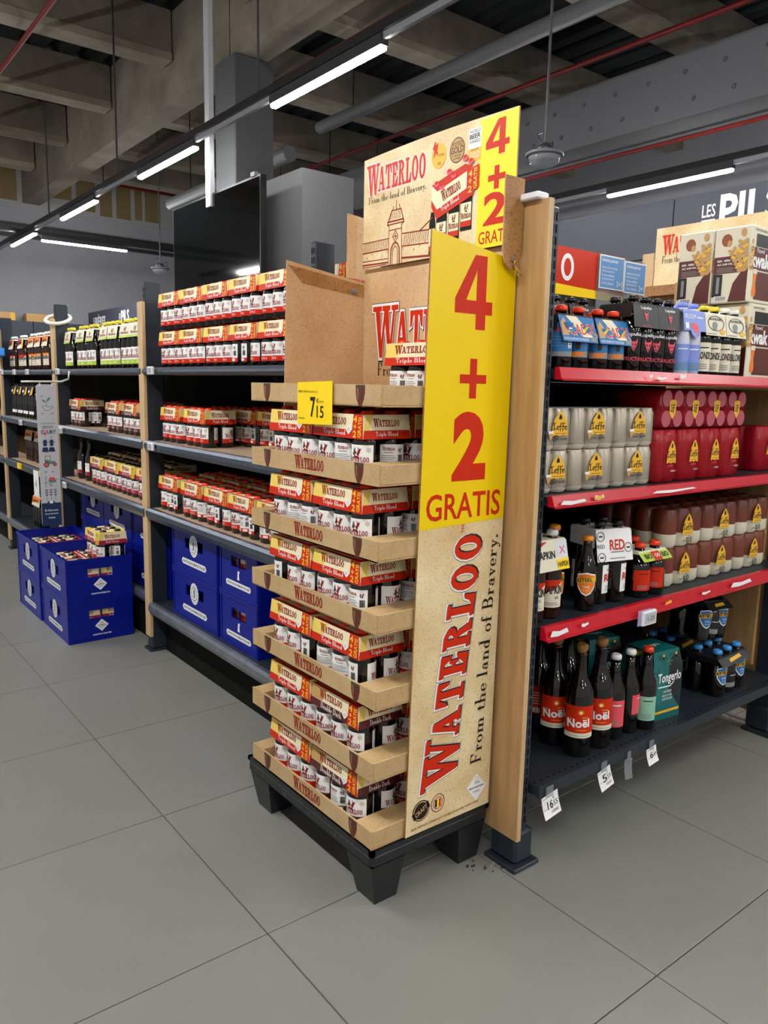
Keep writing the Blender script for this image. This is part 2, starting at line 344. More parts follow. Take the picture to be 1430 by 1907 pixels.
# ================================================================== SETTING
# floor: dark joint bed with separate tiles
f = MB(); f.box(-4.4,9.6,-6.6,13.9,-.06,-.004, GROUT); floor = struct(f.build('floor'))
t = MB(); t.bbox(.0015,.5985,.0015,.5985,-.02,0,TILE,.0012); tile = t.data('floor_tile'); rest = MB()
for i in range(-8,14):
    for j in range(-11,21):
        x,y = .780+.6*i, .788+.6*j
        if -4 <= i <= 8 and -1 <= j <= 14: obj('floor_tile', tile, floor, (x,y,0))
        else: rest.box(x+.0015,x+.5985,y+.0015,y+.5985,-.02,0,TILE)
q = rest.build('floor_tiling', floor); q['kind'] = 'stuff'          # the tiles past what the picture can tell apart
# far wall and side walls
b = MB(); b.box(-4.4,9.6,13.8,13.95,0,5.1,WALLG); wf = struct(b.build('wall_far'))
b = MB()
for k,(x0,x1,z0,z1) in enumerate([(2.2,3.28,4.02,4.58),(3.75,4.12,4.15,4.55),(4.2,4.5,4.02,4.55),(4.58,4.78,3.98,4.5),(4.86,5.1,3.98,4.55),(5.18,5.3,4.0,4.5),(5.36,5.62,4.0,4.75)]):
    bb = MB(); bb.box(x0,x1,13.77,13.80,z0,z1,OCHRE); bb.build('wall_board', wf)
b = MB(); b.box(1.6,6.2,13.785,13.80,3.92,4.8,PLASTER); b.build('plaster_band', wf)
b = MB(); b.box(9.5,9.65,-6.6,13.9,0,5.1,WALLG); struct(b.build('wall_right'))
# roof deck with trapezoid ribs running along the hall
b = MB(); prof = []
x = -4.4
while x < 9.5: prof += [(x,4.80),(x+.14,4.80),(x+.18,4.88),(x+.26,4.88)]; x += .30
n = len(prof); vs = [(x,-6.6,z) for x,z in prof]+[(x,13.9,z) for x,z in prof]
b.mesh(vs, [(i,n+i,n+i+1,i+1) for i in range(n-1)], DECKR); b.box(-4.4,9.6,-6.6,13.9,4.95,5.02,DECKR); struct(b.build('ceiling'))
# concrete beams
def beam(x0,x1,y0,y1,z0,z1,m,ledge=0):
    o = MB(); o.box(x0,x1,y0,y1,z0,z1,m)
    if ledge: o.box(x0,x1,y0-.012,y1+.012,z0-.012,z0+ledge,CONCL)
    return struct(o.build('ceiling_beam'), 'raw concrete beam under the roof deck')
for y0,y1 in ((-6.6,1.5),(1.52,6.59),(6.61,13.8)): beam(3.36,3.62,y0,y1,4.0,4.80,CONC)
for yb in (-4.4,-2.7,-.95,.8,2.55,4.3,6.05,7.80,9.55,11.28,12.9):
    for x0,x1 in ((-4.4,3.34),(3.64,9.5)): beam(x0,x1,yb,yb+.22,4.35,4.80,CONC,.06)
b = MB(); b.bbox(3.30,3.68,6.4,6.78,0,4.0,COLG,.01); struct(b.build('column'), 'grey painted concrete column under the main beam')
# clad bulkhead with paired fixing dimples
b = MB(); b.box(6.45,6.95,1.2,9.4,3.6,4.14,BULK); bk = struct(b.build('ceiling_bulkhead'), 'grey boxed bulkhead below the roof deck')
for yb in [2.6+.36*i for i in range(13)]:
    for z,dy in ((3.98,.1),(3.74,0)):
        d = MB(); d.lathe([(.022,0),(.016,.008),(.001,.012)],8,PIPEG); q = d.build('fixing_bolt', bk, (6.45,yb+dy,z)); q.rotation_euler = (0,-PI/2,0)
# pipes
def pipe(name, path, r, m, label, cat='pipe', n=8):
    o = MB(); o.tube(path,r,n,m); q = tag(o.build(name), label, cat)
    if cat in ('duct','pipe'):
        for px,py,pz in ((path[0][0],path[0][1]+.9,path[0][2]),(path[-2][0],path[-1][1]-.6,path[-1][2])) if len(path) == 2 else path[1:-1:2]:
            h = MB(); h.tube([(px,py,pz-r),(px,py,4.805)],.006,5,HDRK); h.build('hanger',q)
    return q
pipe('sprinkler_pipe',[(2.03,3.0,4.25),(2.03,13.8,4.25)],.022,PIPER,'red sprinkler pipe running nearest the wall of grey shelving over the left aisle')
pipe('sprinkler_pipe',[(3.78,1.0,3.9),(3.78,11.2,3.9),(5.9,11.2,3.9)],.02,PIPER,'red sprinkler pipe running along the big concrete beam and round a bend')
pipe('sprinkler_pipe',[(5.80,1.0,4.05),(5.80,10.5,4.05)],.022,PIPER,'red sprinkler pipe running just above the clad bulkhead')
pipe('sprinkler_pipe',[(6.72,1.0,3.52),(6.72,9.5,3.52)],.02,PIPER,'red sprinkler pipe slung under the clad bulkhead')
pipe('air_duct',[(4.75,1.5,3.9),(4.75,7.3,3.9)],.062,PIPEG,'thick grey round duct hanging below the roof beams','duct',12)
pipe('air_duct',[(4.15,6.9,3.45),(4.15,9.8,3.45)],.075,PIPEG,'short grey duct with an open end beside the concrete column','duct',12)
pipe('air_duct',[(5.9,8.2,3.3),(5.75,8.6,2.95),(5.6,9.2,2.8),(5.3,9.9,2.85),(5.1,10.6,3.1)],.22,BULK,'sagging grey flexible duct behind the tall cardboard display','duct',12)
pipe('cable_tray',[(-3,13.6,3.60),(6.5,13.6,3.60)],.045,PIPEG,'upper grey cable tray along the far wall','tray')
pipe('cable_tray',[(-3,13.6,3.46),(6.5,13.6,3.46)],.03,PIPEG,'lower thin grey conduit along the far wall','tray')

# ------------------------------------------------------------------ light lines
def lamp(x,y0,y1,z,label,along='y'):
    t = thing('ceiling_light', label, 'light', (x,(y0+y1)/2,z), 0 if along=='y' else PI/2, 'strip lights on the ceiling rails'); L=(y1-y0)/2
    b = MB(); b.box(-.026,.026,-L,L,.012,.07,HDRK); b.build('housing',t)
    b = MB(); b.bbox(-.022,.022,-L+.005,L-.005,-.010,.014,LED,.006); b.build('diffuser',t)
def rail(x,y0,y1,z,label,hang=()):
    t = thing('light_rail', label, 'rail', (x,y0,z), 0, None)
    b = MB(); b.box(-.03,.03,0,y1-y0,.075,.125,RAILK); b.build('track',t)
    b = MB(); b.box(-.012,.012,0,y1-y0,.04,.075,RAILS); b.build('lower_strip',t)
    for y in hang:
        b = MB(); b.tube([(0,y-y0,.12),(0,y-y0,1.78)],.009,6,PIPEG); b.build('hanger_rod',t)
names = ['behind the tall display, largest on its line','next after the white screen pole','smaller, beyond the white screen pole','farthest on its line, smallest']
rail(2.70,-5.9,13.2,3.0,'black ceiling light track running past the white screen pole',(4.9,7.6,9.9))
for k,y in enumerate((-5.8,-3.48,-1.15,1.17,3.53,5.87,8.22,10.53)):  # the two rearmost are unseen, added for fill and bottle reflections
    lamp(2.70,y,y+1.18,3.0,'lit strip light '+(['added unseen over the cross aisle, last of its line','added unseen over the cross aisle, next to last of its line','over the aisle before the red shelves','over the corner of the red shelves']+names)[k])
rail(-.35,-5.9,13.2,3.0,'black ceiling light track over the open aisle',(2,6,10))
for k,y in enumerate((-5.8,-3.48,-1.15,.6,2.35,4.1,5.87,8.22,10.53)): lamp(-.35,y,y+1.18,3.0,'unseen lit strip light over the open aisle, %s along the track'%ORD[k])  # all out of view; the rearmost two added as fill from behind the camera
rail(6.2,-5.9,9.4,3.0,'black ceiling light track over the far slate fascia')
for k,y in enumerate((-5.8,-3.48,-1.15,1.17,3.48,5.8)): lamp(6.2,y,y+1.2,3.0,'lit strip light above the slate fascia, %s along its track'%ORD[k])  # first two lie out of view, added for reflections and fill
lamp(3.55,10.75,11.9,3.058,'lit strip light set crosswise near the far wall','x')
b = MB(); b.box(1.5,6.0,11.28,11.36,3.1285,3.165,RAILK)
tag(b.build('light_rail'),'black cross track along the far wall carrying one light','rail')
# glass dome lamps on rods
for (x,y,z,zt,l) in ((3.72,3.28,2.60,4.805,'clear dome lamp on a rod over the red shelves'),(3.86,9.48,2.60,4.805,'small clear dome lamp hanging beside the far end of the shelving')):
    t = thing('dome_lamp', l, 'lamp', (x,y,z))
    b = MB(); b.lathe([(.10,.0),(.085,-.04),(.05,-.065),(.001,-.075)],18,CLEAR); b.lathe([(.108,-.006),(.115,.004),(.108,.014),(.09,.018)],18,PIPEG); b.build('dome',t)
    b = MB(); b.lathe([(.06,.018),(.045,.05),(.018,.07)],14,HDRK); b.build('fitting',t)
    b = MB(); b.tube([(0,0,.06),(0,0,zt-z)],.008,8,PIPEG); b.build('rod',t)
    b = MB(); b.tube([(.02,0,.06),(.09,.02,.10),(.10,.02,.02)],.004,5,HDRK); b.tube([(-.02,0,.06),(-.05,.02,.11),(-.01,.02,.13)],.004,5,HDRK); b.build('cable',t)

# ------------------------------------------------------------------ screen, cladding box
b = MB(); b.box(3.02,3.46,4.86,7.02,0,2.72,COLG)
tag(b.build('column_casing'),'tall plain grey casing behind the hanging screen','casing')
t = thing('hanging_screen','large black flat screen hung on a white ceiling pole','tv',(2.88,6.0,2.72))
b = MB(); b.box(0,.05,-.80,.76,-.88,0,TVF); b.build('housing',t)
b = MB(); b.prism([(-.75,-.865),(.785,-.865),(.785,-.015),(-.75,-.015)],FX(0,0,0),0,.002,TVB); b.build('screen',t)
b = MB(); b.box(-.02,.02,-.02,.06,-.1,1.9,POLE); b.build('pole',t)
b = MB(); b.box(-.005,.03,-.72,-.66,0,.03,PIPEG); b.build('sensor',t)
b = MB(); b.tube([(.02,.09,.0),(.02,.11,.06),(.02,.06,.08)],.006,5,HDRK); b.build('cable',t)

# ------------------------------------------------------------------ far aisle fascia (slate signs)
t = thing('slate_fascia','long slate sign board over the next aisle with white headings','sign',(4.2,0,0))
b = MB(); b.box(.05,.6,1.0,13.4,0,2.0,FASC); b.build('carcass',t)
for y0 in [1.0,2.70,4.40,6.1,7.8,9.5,11.2]:
    b = MB(); b.box(0,.05,y0+.004,y0+1.696 if y0 < 11 else 13.4,2.02,2.335,FASC); b.build('fascia_panel',t)
def sign(y,z,h,s1,s2,k=1):
    b = MB(); F = FX(-.001,y,z)
    b.pr(fit(text(s1,.012),0,h*.42,h*.42,h*.78),F,WHITE); b.pr(rect(0,h*.30,h*.42,h*.35),F,WHITE)
    b.pr(fit(text(s2,.03),h*.55,0,h*.55+h*.46*len(s2),h),F,WHITE); b.build('lettering',t)
sign(2.52,2.12,.19,'LES','PILS'); sign(13.15,2.10,.18,'LES','BIÈRES'); sign(11.95,2.10,.18,'LES','PILS')
# far wall shelving fascia with two cartons on it
t = thing('wall_fascia','dark slate fascia of the shelving against the far wall','sign',(0,13.4,0))
for x0,x1 in ((1.2,2.5),(2.51,3.33),(3.34,4.15)):
    b = MB(); b.box(x0,x1,0,.05,1.55,2.14,FASC); b.build('fascia_panel',t)
b = MB(); b.box(1.2,4.15,.05,.38,0,2.12,STEEL); b.build('carcass',t)
for x0,x1,l in ((2.8,3.1,'tan carton on the far wall fascia beside the post edge'),(3.26,3.68,'wider tan carton with a yellow end on the far wall fascia')):
    t = thing('carton', l, 'box', ((x0+x1)/2,13.58,2.14))
    b = MB(); wd=(x1-x0)/2; b.bbox(-wd,wd,-.1,.1,0,.13,TAN,.004); b.build('box_body',t)
    b = MB(); b.box(wd*.5,wd-.004,-.102,-.1,.008,.12,GOLD); b.build('box_label',t)

# ================================================================== SHELVING
def upright(parent, x, y, face, top=1.645, slots=True):
    """slotted rack post; face 'x' looks to -X, face 'y' looks to -Y"""
    b = MB(); w,d = (.028 if face == 'x' else .033),.07
    if face == 'x': b.bbox(x,x+d,y-w/2,y+w/2,.06,top,STEEL,.003)
    else: b.bbox(x-w/2,x+w/2,y,y+d,.06,top,STEEL,.003)
    o = b.build('upright', parent)
    if slots:
        s = MB(); F = FX(x,y,0) if face == 'x' else FY(x,y,0); z = .12
        while z < top-.03:
            for u in (-.0062,.0052): s.pr(rect(u-.0028,z,u+.0028,z+.018),F,DARK,.0005)
            z += .0265
        q = s.build('upright_slots', o); q['kind'] = 'stuff'
    f = MB()
    if face == 'x': f.bbox(x-.008,x+.085,y-.0155,y+.04,.012,.10,STEEL,.006); f.bbox(x-.02,x+.09,y-.0157,y+.06,0,.012,STEEL,.003)
    else: f.bbox(x-.03,x+.038,y-.006,y+.085,.012,.10,STEEL,.008); f.bbox(x-.045,x+.05,y-.02,y+.09,0,.012,STEEL,.003)
    f.build('foot', o)
    return o
LZ = [(1.281,.030),(.968,.044),(.668,.050),(.232,.050)]       # left shelving: deck height, lip depth
YP = [2.005,3.345,4.70,6.03,7.36,8.70]                               # its posts
XF = 1.285
bayn = ['nearest bay, behind the tall cardboard display','second bay, between two wood-faced posts','third bay, behind the hanging info banner','fourth bay, beyond the blue holder','fifth bay, at the far end']
for k in range(5):
    y0,y1 = YP[k],YP[k+1]
    t = thing('shelving_bay','slate steel shelving bay, '+bayn[k],'shelving',(0,0,0),0,'left shelving bays')
    for q,(z,lh) in enumerate(LZ):
        e = .05 if k == 1 and q == 3 else 0          # this lowest shelf is set back behind the floor crates
        b = MB(); b.box(XF+.01+e,1.93,y0+.016,y1-.016,z-.02,z, PLY if q in (1,2) else DECK); s = b.build('shelf',t)
        l = MB(); n=5; pts=[(1.288,z-lh),(1.268,z-lh+.004),(1.260,z-lh*.55),(1.262,z-.008),(1.270,z+.003),(1.288,z+.003)]
        m = LIPB if q == 3 else LIP; a=[(px+e,y0+.016,pz) for px,pz in pts]; c=[(px+e,y1-.016,pz) for px,pz in pts]
        l.mesh(a+c,[(i,6+i,6+(i+1)%6,(i+1)%6) for i in range(6)],m,False); l.face(a,m); l.face(c[::-1],m); l.build('shelf_lip',s)
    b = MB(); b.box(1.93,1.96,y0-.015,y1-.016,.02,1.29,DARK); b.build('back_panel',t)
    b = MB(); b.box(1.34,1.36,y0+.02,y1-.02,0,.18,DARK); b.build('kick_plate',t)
    upright(t,XF,y0,'x',1.645 if k else 1.64)
    if k == 4:
        upright(t,XF,y1,'x'); b = MB(); b.box(1.30,1.96,y1+.02,y1+.04,.02,1.6,DARK); b.build('end_panel',t)
    if k:
        b = MB(); b.bbox(1.268,1.284,y0-.0155,y0+.040,.07,1.563,WOODE,.002); b.build('wood_post',t)
b = MB(); n=14
P=[(1.306+.066*math.cos(a),4.708+.064*math.sin(a),1.565+.03*math.sin(a*1+.6)) for a in [2*PI*i/n for i in range(n+1)]]
b.tube(P,.011,6,CAPW); tag(b.build('cable_loop'),'white plastic loop around the top of a wood-faced post','loop')

# red end-cap bay
t = thing('red_shelving_bay','end shelving bay with red shelf edges and oak side boards','shelving',(0,0,0))
RZ = [(1.274,.026),(.968,.024),(.640,.030)]
for z,lh in RZ:
    b = MB(); b.box(1.4525,2.755,1.215,1.752,z-.022,z,DECK); s = b.build('shelf',t)
    l = MB(); l.hexa([(1.4525,1.192,z-lh),(2.755,1.192,z-lh),(2.755,1.216,z-lh),(1.4525,1.216,z-lh)],[(1.4525,1.202,z+.003),(2.755,1.202,z+.003),(2.755,1.216,z+.003),(1.4525,1.216,z+.003)],REDLIP)
    l.box(1.4525,2.755,1.188,1.1925,z-lh-.002,z-lh+.003,REDLIP); l.build('shelf_lip',s)
b = MB(); b.box(1.4525,2.755,1.20,1.76,.198,.224,DECK); s = b.build('shelf',t)
l = MB(); l.box(1.4525,2.752,1.190,1.2005,.196,.228,STEEL); l.build('shelf_lip',s)
l = MB()
for i in range(52): l.pr(ell(1.465+.0245*i,1.216,.0042,.0036,8),frame((0,0,.2242),(1,0,0),(0,1,0)),DARK,.0003)
q = l.build('hole_row',s); q['kind']='stuff'
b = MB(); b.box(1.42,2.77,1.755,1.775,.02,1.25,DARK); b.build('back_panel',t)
upright(t,1.4330,1.222,'y',1.635); upright(t,2.772,1.222,'y',1.635)
for x0 in (1.4012,2.80):
    b = MB(); b.box(x0,x0+.014,1.213,1.77,.082 if x0 < 2 else .05,1.648,WOOD); o = b.build('side_board',t)
    e = MB(); e.box(x0-.0002,x0+.0142,1.2115,1.2135,.082,1.648,WOODE); e.build('board_edge',o)
b = MB(); b.box(2.735,2.752,1.30,1.755,.25,1.24,WOOD); b.build('inner_side_panel',t)
b = MB(); b.bbox(1.385,1.425,1.235,1.315,1.6485,1.664,ESLM,.003); t2 = tag(b.build('plastic_clip'),'white plastic clip lying on top of the oak side board','clip')
b = MB()
for k in range(16):
    x,y,r = 1.36+random.uniform(-.045,.03),1.28+random.uniform(-.04,.05),random.uniform(.002,.007); a=random.uniform(0,6)
    b.hexa([(x+r*math.cos(a+q),y+r*.6*math.sin(a+q),.0) for q in (0,1.6,3.1,4.7)],[(x+r*.8*math.cos(a+q),y+r*.5*math.sin(a+q),.004) for q in (0,1.6,3.1,4.7)],(GREY,FIG,DECKR)[k%3])
q = b.build('debris'); q['kind'] = 'stuff'; q['label'] = 'crumbs and dust swept against the rack foot'
# peeled sticker remains on the red edges
b = MB(); F = FY(0,1.1985,0); F2 = frame((0,1.1925,0),(1,0,0),(0,.33,.94))
for x,z,wd,hh in ((1.80,1.262,.012,.008),(1.94,1.264,.03,.01),(1.83,1.258,.05,.006),(1.47,.951,.10,.009),(1.60,.955,.04,.011),(1.85,.953,.22,.006),(1.46,.622,.07,.014),(1.58,.628,.03,.008),(2.15,.627,.05,.007),(2.32,.624,.13,.014)):
    b.pr(poly((x,z),(x+wd*.4,z-.003),(x+wd,z+.002),(x+wd*.9,z+hh),(x+wd*.5,z+hh*.7),(x+wd*.1,z+hh)),FY(0,1.190,0),WHITE,.001)
for x,z in ((1.60,.953),(1.955,.625)): b.pr(poly((x,z),(x+.035,z+.003),(x+.03,z+.012),(x+.004,z+.008)),FY(0,1.189,0),GOLD,.001)
q = b.build('sticker_residue',t); q['kind'] = 'stuff'

# ------------------------------------------------------------------ shelf labels
def esl(x,y,z,rz,label,wd=.058,h=.034,digits=''):
    t = thing('shelf_label',label,'price tag',(x,y,z),rz,'electronic shelf labels')
    b = MB(); b.bbox(-.012,.0,-wd/2,wd/2,-h/2,h/2,ESLM,.003); b.build('tag_body',t)
    b = MB(); F = FX(-.0122,wd/2,-h/2); b.pr(rect(wd*.1,h*.14,wd*.9,h*.86),F,ESLS); b.pr(fit(text(digits),wd*.3,h*.3,wd*.8,h*.65) if digits else rect(wd*.5,h*.3,wd*.8,h*.6)+rect(wd*.16,h*.66,wd*.7,h*.76)+rect(wd*.16,h*.3,wd*.36,h*.5),F,BLACK if digits else GREY,.001); b.build('display',t)
esl(1.256,3.20,1.270,0,'white electronic tag on the top shelf edge beside the nearer wood post')
esl(1.256,3.22,.951,0,'white electronic tag on the second shelf edge beside the nearer wood post')
esl(1.256,4.56,1.270,0,'white electronic tag on the top shelf edge beside the banner post')
esl(1.256,4.55,.945,0,'white electronic tag on the second shelf edge beside the banner')
esl(1.256,4.52,.640,0,'white electronic tag on the third shelf edge beside the banner')
for y,l in ((5.22,'nearer'),(5.55,'middle'),(5.9,'farther')): esl(1.256,y,1.270,0,'white electronic tag on the top edge of the third bay, %s of three'%l)
esl(1.256,5.45,.945,0,'white electronic tag on the second shelf edge of the third bay')
esl(1.865,1.187,.606,PI/2,'white electronic tag in a violet sleeve on the red shelf edge',.066,.042,'1,25')
b = MB(); b.box(1.815,1.875,1.1805,1.1815,.588,.632,FILMV); tag(b.build('tag_sleeve'),'violet plastic sleeve behind the tag on the red shelf edge','sleeve')
def paper(x,z,wd,h,rot,label,txt=None,m=WHITE):
    t = thing('price_paper',label,'price tag',(x,1.186,z),0)
    F0 = frame((0,0,0),(math.cos(rot),0,math.sin(rot)),(-math.sin(rot),0,math.cos(rot)))
    F = lambda u,v,hh=0: (lambda p: (p[0],p[1]-.010*(max(0,-v)/h)**2,p[2]))(F0(u,v,hh))
    b = MB(); N=6
    for i in range(N):
        v0,v1 = -h*i/N,-h*(i+1)/N; b.face([F(-wd/2,v1),F(wd/2,v1),F(wd/2,v0),F(-wd/2,v0)],m,True); b.face([F(-wd/2,v0,-.0006),F(wd/2,v0,-.0006),F(wd/2,v1,-.0006),F(-wd/2,v1,-.0006)],m,True)
    b.build('paper',t)
    c = MB(); c.box(-wd*.22,wd*.2,-.002,.001,-.006,.022,CLEAR); c.build('clip',t)
    if txt:
        p = MB(); p.pr(fit(text(txt[0],.01),-wd*.22,-h*.66,wd*.12,-h*.28),F,BLACK,.0008); p.pr(fit(text(txt[1]),wd*.16,-h*.62,wd*.42,-h*.38),F,BLACK,.0008)
        p.pr(fit(text('€'),wd*.15,-h*.3,wd*.24,-h*.18),F,BLACK,.0008)
        p.pr(rect(-wd*.45,-h*.12,wd*.2,-h*.09),F,GREY,.0008); p.pr(fit(text(txt[2]),-wd*.05,-h*.86,wd*.38,-h*.74),F,BLACK,.0008); p.pr(rect(-wd*.45,-h*.6,-wd*.3,-h*.57),F,GREY,.0008); p.build('lettering',t)
paper(1.489,.199,.062,.060,.16,'white paper price tag at the end nearest the oak board',('16','55','6 VIDANGE'))
paper(1.715,.199,.055,.056,.22,'white paper price tag below the red-labelled bottles',('5','59','VIDANGE'))
paper(1.83,.196,.036,.056,-.1,'empty clear price sleeve curling from the bottom shelf',None,CLEAR)
paper(1.94,.199,.048,.048,.12,'white paper price tag below the teal carton',('6','49',''))
for y,l in ((5.0,'nearer'),(5.55,'farther')):
    b = MB(); b.box(1.246,1.258,y-.04,y+.04,.635,.672,YEL); tag(b.build('offer_tag'),'small yellow offer tag on a shelf edge behind the banner, the %s one'%l,'price tag')
b = MB(); b.box(1.2565,1.2585,5.1,5.22,.50,.66,WHITE); b.pr(fit(text('4'),.04,.05,.07,.10),FX(1.2565,5.22,.5),BLACK); tag(b.build('hanging_tag'),'white card tag hanging from the third bay shelf','price tag')
# banner on its arm
t = thing('info_banner','long narrow grey banner with farm icons hung beside the second bay','banner',(1.08,4.35,.445))
W,Hh = .102,.755
b = MB(); b.prism([(.0,.01),(.01,0),(W-.01,0),(W,.01),(W,Hh-.01),(W-.01,Hh),(.01,Hh),(0,Hh-.01)],FY(0,0,0),-.003,0,mat('banner_grey','#c9c9cf',.5)); b.build('panel',t)
b = MB(); F = FY(0,0,0); cx=W/2
b.pr(rect(.001,.0,W-.001,.125),F,NAVY); b.pr(ell(cx,.125,.02,.014),F,NAVY,.0007)
for k,s in enumerate(('En direct avec','les producteurs','locaux')): b.pr(fit(text(s,.01),cx-.034*(.5 if k==2 else 1),.08-.02*k,cx+.034*(.5 if k==2 else 1),.092-.02*k),F,WHITE,.001)
b.pr(ell(cx,.13,.011,.009,12),F,WHITE,.0012)
b.pr(fit(text('Les producteurs'),.014,.546,W-.014,.555),F,BLACK); b.pr(fit(text('CIRCUIT',.01),.02,.524,W-.024,.538),F,NAVY); b.pr(fit(text('C  URT',.03),.014,.495,W-.012,.515),F,NAVY)
b.pr(ell(.035,.505,.0085,.0085,12)+poly((.0275,.502),(.035,.484),(.0425,.502)),F,PINK,.0008); b.pr(ell(.035,.506,.0035,.0035,8),F,WHITE,.001)
def leaf(x,y,a,l): return xf(poly((0,0),(.35*l,.22*l),(.8*l,.16*l),(l,0),(.7*l,-.16*l),(.3*l,-.15*l)),1,1,x,y,a)
SG = mat('sage_print','#4d8a76',.5); OUT = mat('outline_print','#3a3c48',.5)
b.pr(leaf(cx,.665,.9,.03)+leaf(cx-.003,.66,2.5,.027),F,SG); b.pr(line([(cx,.667),(cx-.002,.64)],.0025),F,SG)
b.pr(line([(.026,.640),(.04,.645),(.06,.635),(.075,.642),(.082,.636),(.06,.618),(.04,.618),(.026,.640)],.0018),F,OUT)
for x in (.033,.066): b.pr(ell(x,.44,.010,.011,12)+poly((x-.017,.40),(x+.017,.40),(x+.012,.424),(x-.012,.424)),F,NAVY); b.pr(rect(x-.016,.449,x+.016,.453)+rect(x-.009,.452,x+.009,.464),F,NAVY,.0008)
b.pr(rect(.03,.335,.08,.35)+rect(.026,.35,.05,.356),F,SG); b.pr(line([(.03,.35),(.03,.378),(.056,.378),(.056,.35)],.0022),F,OUT); b.pr(ell(.035,.332,.013,.013,12)+ell(.078,.332,.009,.009,10),F,PINK,.0008); b.pr(ring(.035,.332,.014,.014,.010,.010,12)+ring(.078,.332,.010,.010,.007,.007,12),F,OUT,.001)
b.pr(poly((.04,.25),(.082,.25),(.078,.235),(.046,.235)),F,SG); b.pr(ell(.06,.255,.017,.009,10),F,PINK,.0007); b.pr(ring(.05,.226,.007,.007,.005,.005,10)+line([(.082,.25),(.093,.255)],.002)+line([(.028,.21),(.028,.27)],.002)+line([(.02,.235),(.036,.235)],.002),F,OUT)
for x in (.03,.052,.074):
    b.pr(line([(x,.135),(x,.20)],.0018),F,NAVY)
    for z in (.165,.178,.191): b.pr(leaf(x,z,.8,.011)+leaf(x,z,2.34,.011),F,NAVY)
for x,z in ((.02,.69),(.07,.60),(.022,.60),(.06,.475),(.03,.395),(.025,.29),(.06,.29),(.05,.215)): b.pr(line([(x,z),(x+.004,z+.006)],.0025)+line([(x+.007,z-.001),(x+.011,z+.005)],.0025),F,OUT)
b.build('artwork',t)
b = MB(); b.tube([(-.07,0,Hh+.012),(.13,0,Hh+.016),(.165,-.01,Hh+.03),(.168,-.012,Hh+.072)],.006,6,CAPW); b.build('arm',t)
b = MB()
for u in (.02,.08): b.tube([(u,0,Hh-.01),(u,0,Hh+.014)],.003,5,CAPW)
b.build('hook_clips',t)

# ================================================================== BOTTLES AND PACKS
_M = {}
def cached(key, fn):
    if key not in _M: _M[key] = fn()
    return _M[key]
# body profile, cap profile, label zone (z0,z1), radius
KIND = {
 'stub': dict(p=[(.030,0),(.0335,.004),(.0335,.084),(.031,.096),(.0215,.114),(.0150,.125),(.0140,.143)], c=[(.0155,.141),(.0160,.147),(.0145,.1535),(.010,.1555)], r=.0335, n=14),
 'long': dict(p=[(.027,0),(.0302,.005),(.0302,.122),(.028,.138),(.020,.160),(.0145,.180),(.0132,.205),(.0138,.218)], c=[(.0150,.215),(.0155,.221),(.0140,.228),(.010,.230)], r=.0302, n=14),
 'big': dict(p=[(.034,0),(.0395,.006),(.0400,.165),(.0375,.185),(.027,.208),(.0175,.228),(.0150,.250),(.0145,.282),(.0165,.284),(.0165,.291)], c=[(.0125,.291),(.0130,.296),(.0160,.300),(.0165,.312),(.0120,.3165)], r=.0400, n=18),
 'mid': dict(p=[(.029,0),(.033,.005),(.033,.130),(.030,.150),(.019,.178),(.0145,.200),(.0138,.238)], c=[(.0152,.236),(.0157,.242),(.0142,.249),(.010,.251)], r=.033, n=14),
}
def bottle(parent, kind, glass, cap, label=None, loc=None, rz=0, name='bottle'):
    K = KIND[kind]
    def body():
        b = MB(); b.lathe(K['p'],K['n'],glass); return b.data('bottle')
    def capm():
        b = MB(); b.lathe(K['c'],K['n'],cap); return b.data('cap')
    o = obj(name, cached(('b',kind,glass.name),body), parent, loc, rz)
    obj('cork' if cap is CORK else 'cap', cached(('c',kind,cap.name),capm), o)
    if label: obj('label', cached(('l',kind)+label, lambda: LABELS[label[0]](K['r'],*label[1:])), o)
    return o
def patch(b, R, u0,u1,z0,z1, m, h=.0004, n=8):
    F = bent(R,0); vs=[]
    for i in range(n+1): u=u0+(u1-u0)*i/n; vs += [F(u,z0,h),F(u,z1,h)]
    b.mesh(vs,[(2*i,2*i+2,2*i+3,2*i+1) for i in range(n)],m,True)
FIGS = [[(.1,.0),(.25,.5),(.15,.9),(.3,.6),(.4,1),(.42,.5),(.55,.2),(.4,.1),(.35,-.3),(.25,0)],[(.55,.1),(.7,.6),(.62,1),(.8,.7),(.95,.8),(.85,.4),(.75,0),(.7,-.3)],[(.2,-.4),(.4,-.1),(.7,-.2),(.8,-.5),(.5,-.35)]]
def battle(b, F, x0,y0,wd,h, hh=.001):
    """the little group of figures on the labels, as dark blots"""
    for i,p in enumerate(FIGS): b.pr(poly(*[(x0+a*wd,y0+c*h) for a,c in p]),F,(FIG,DRED,BLACK)[i],hh)
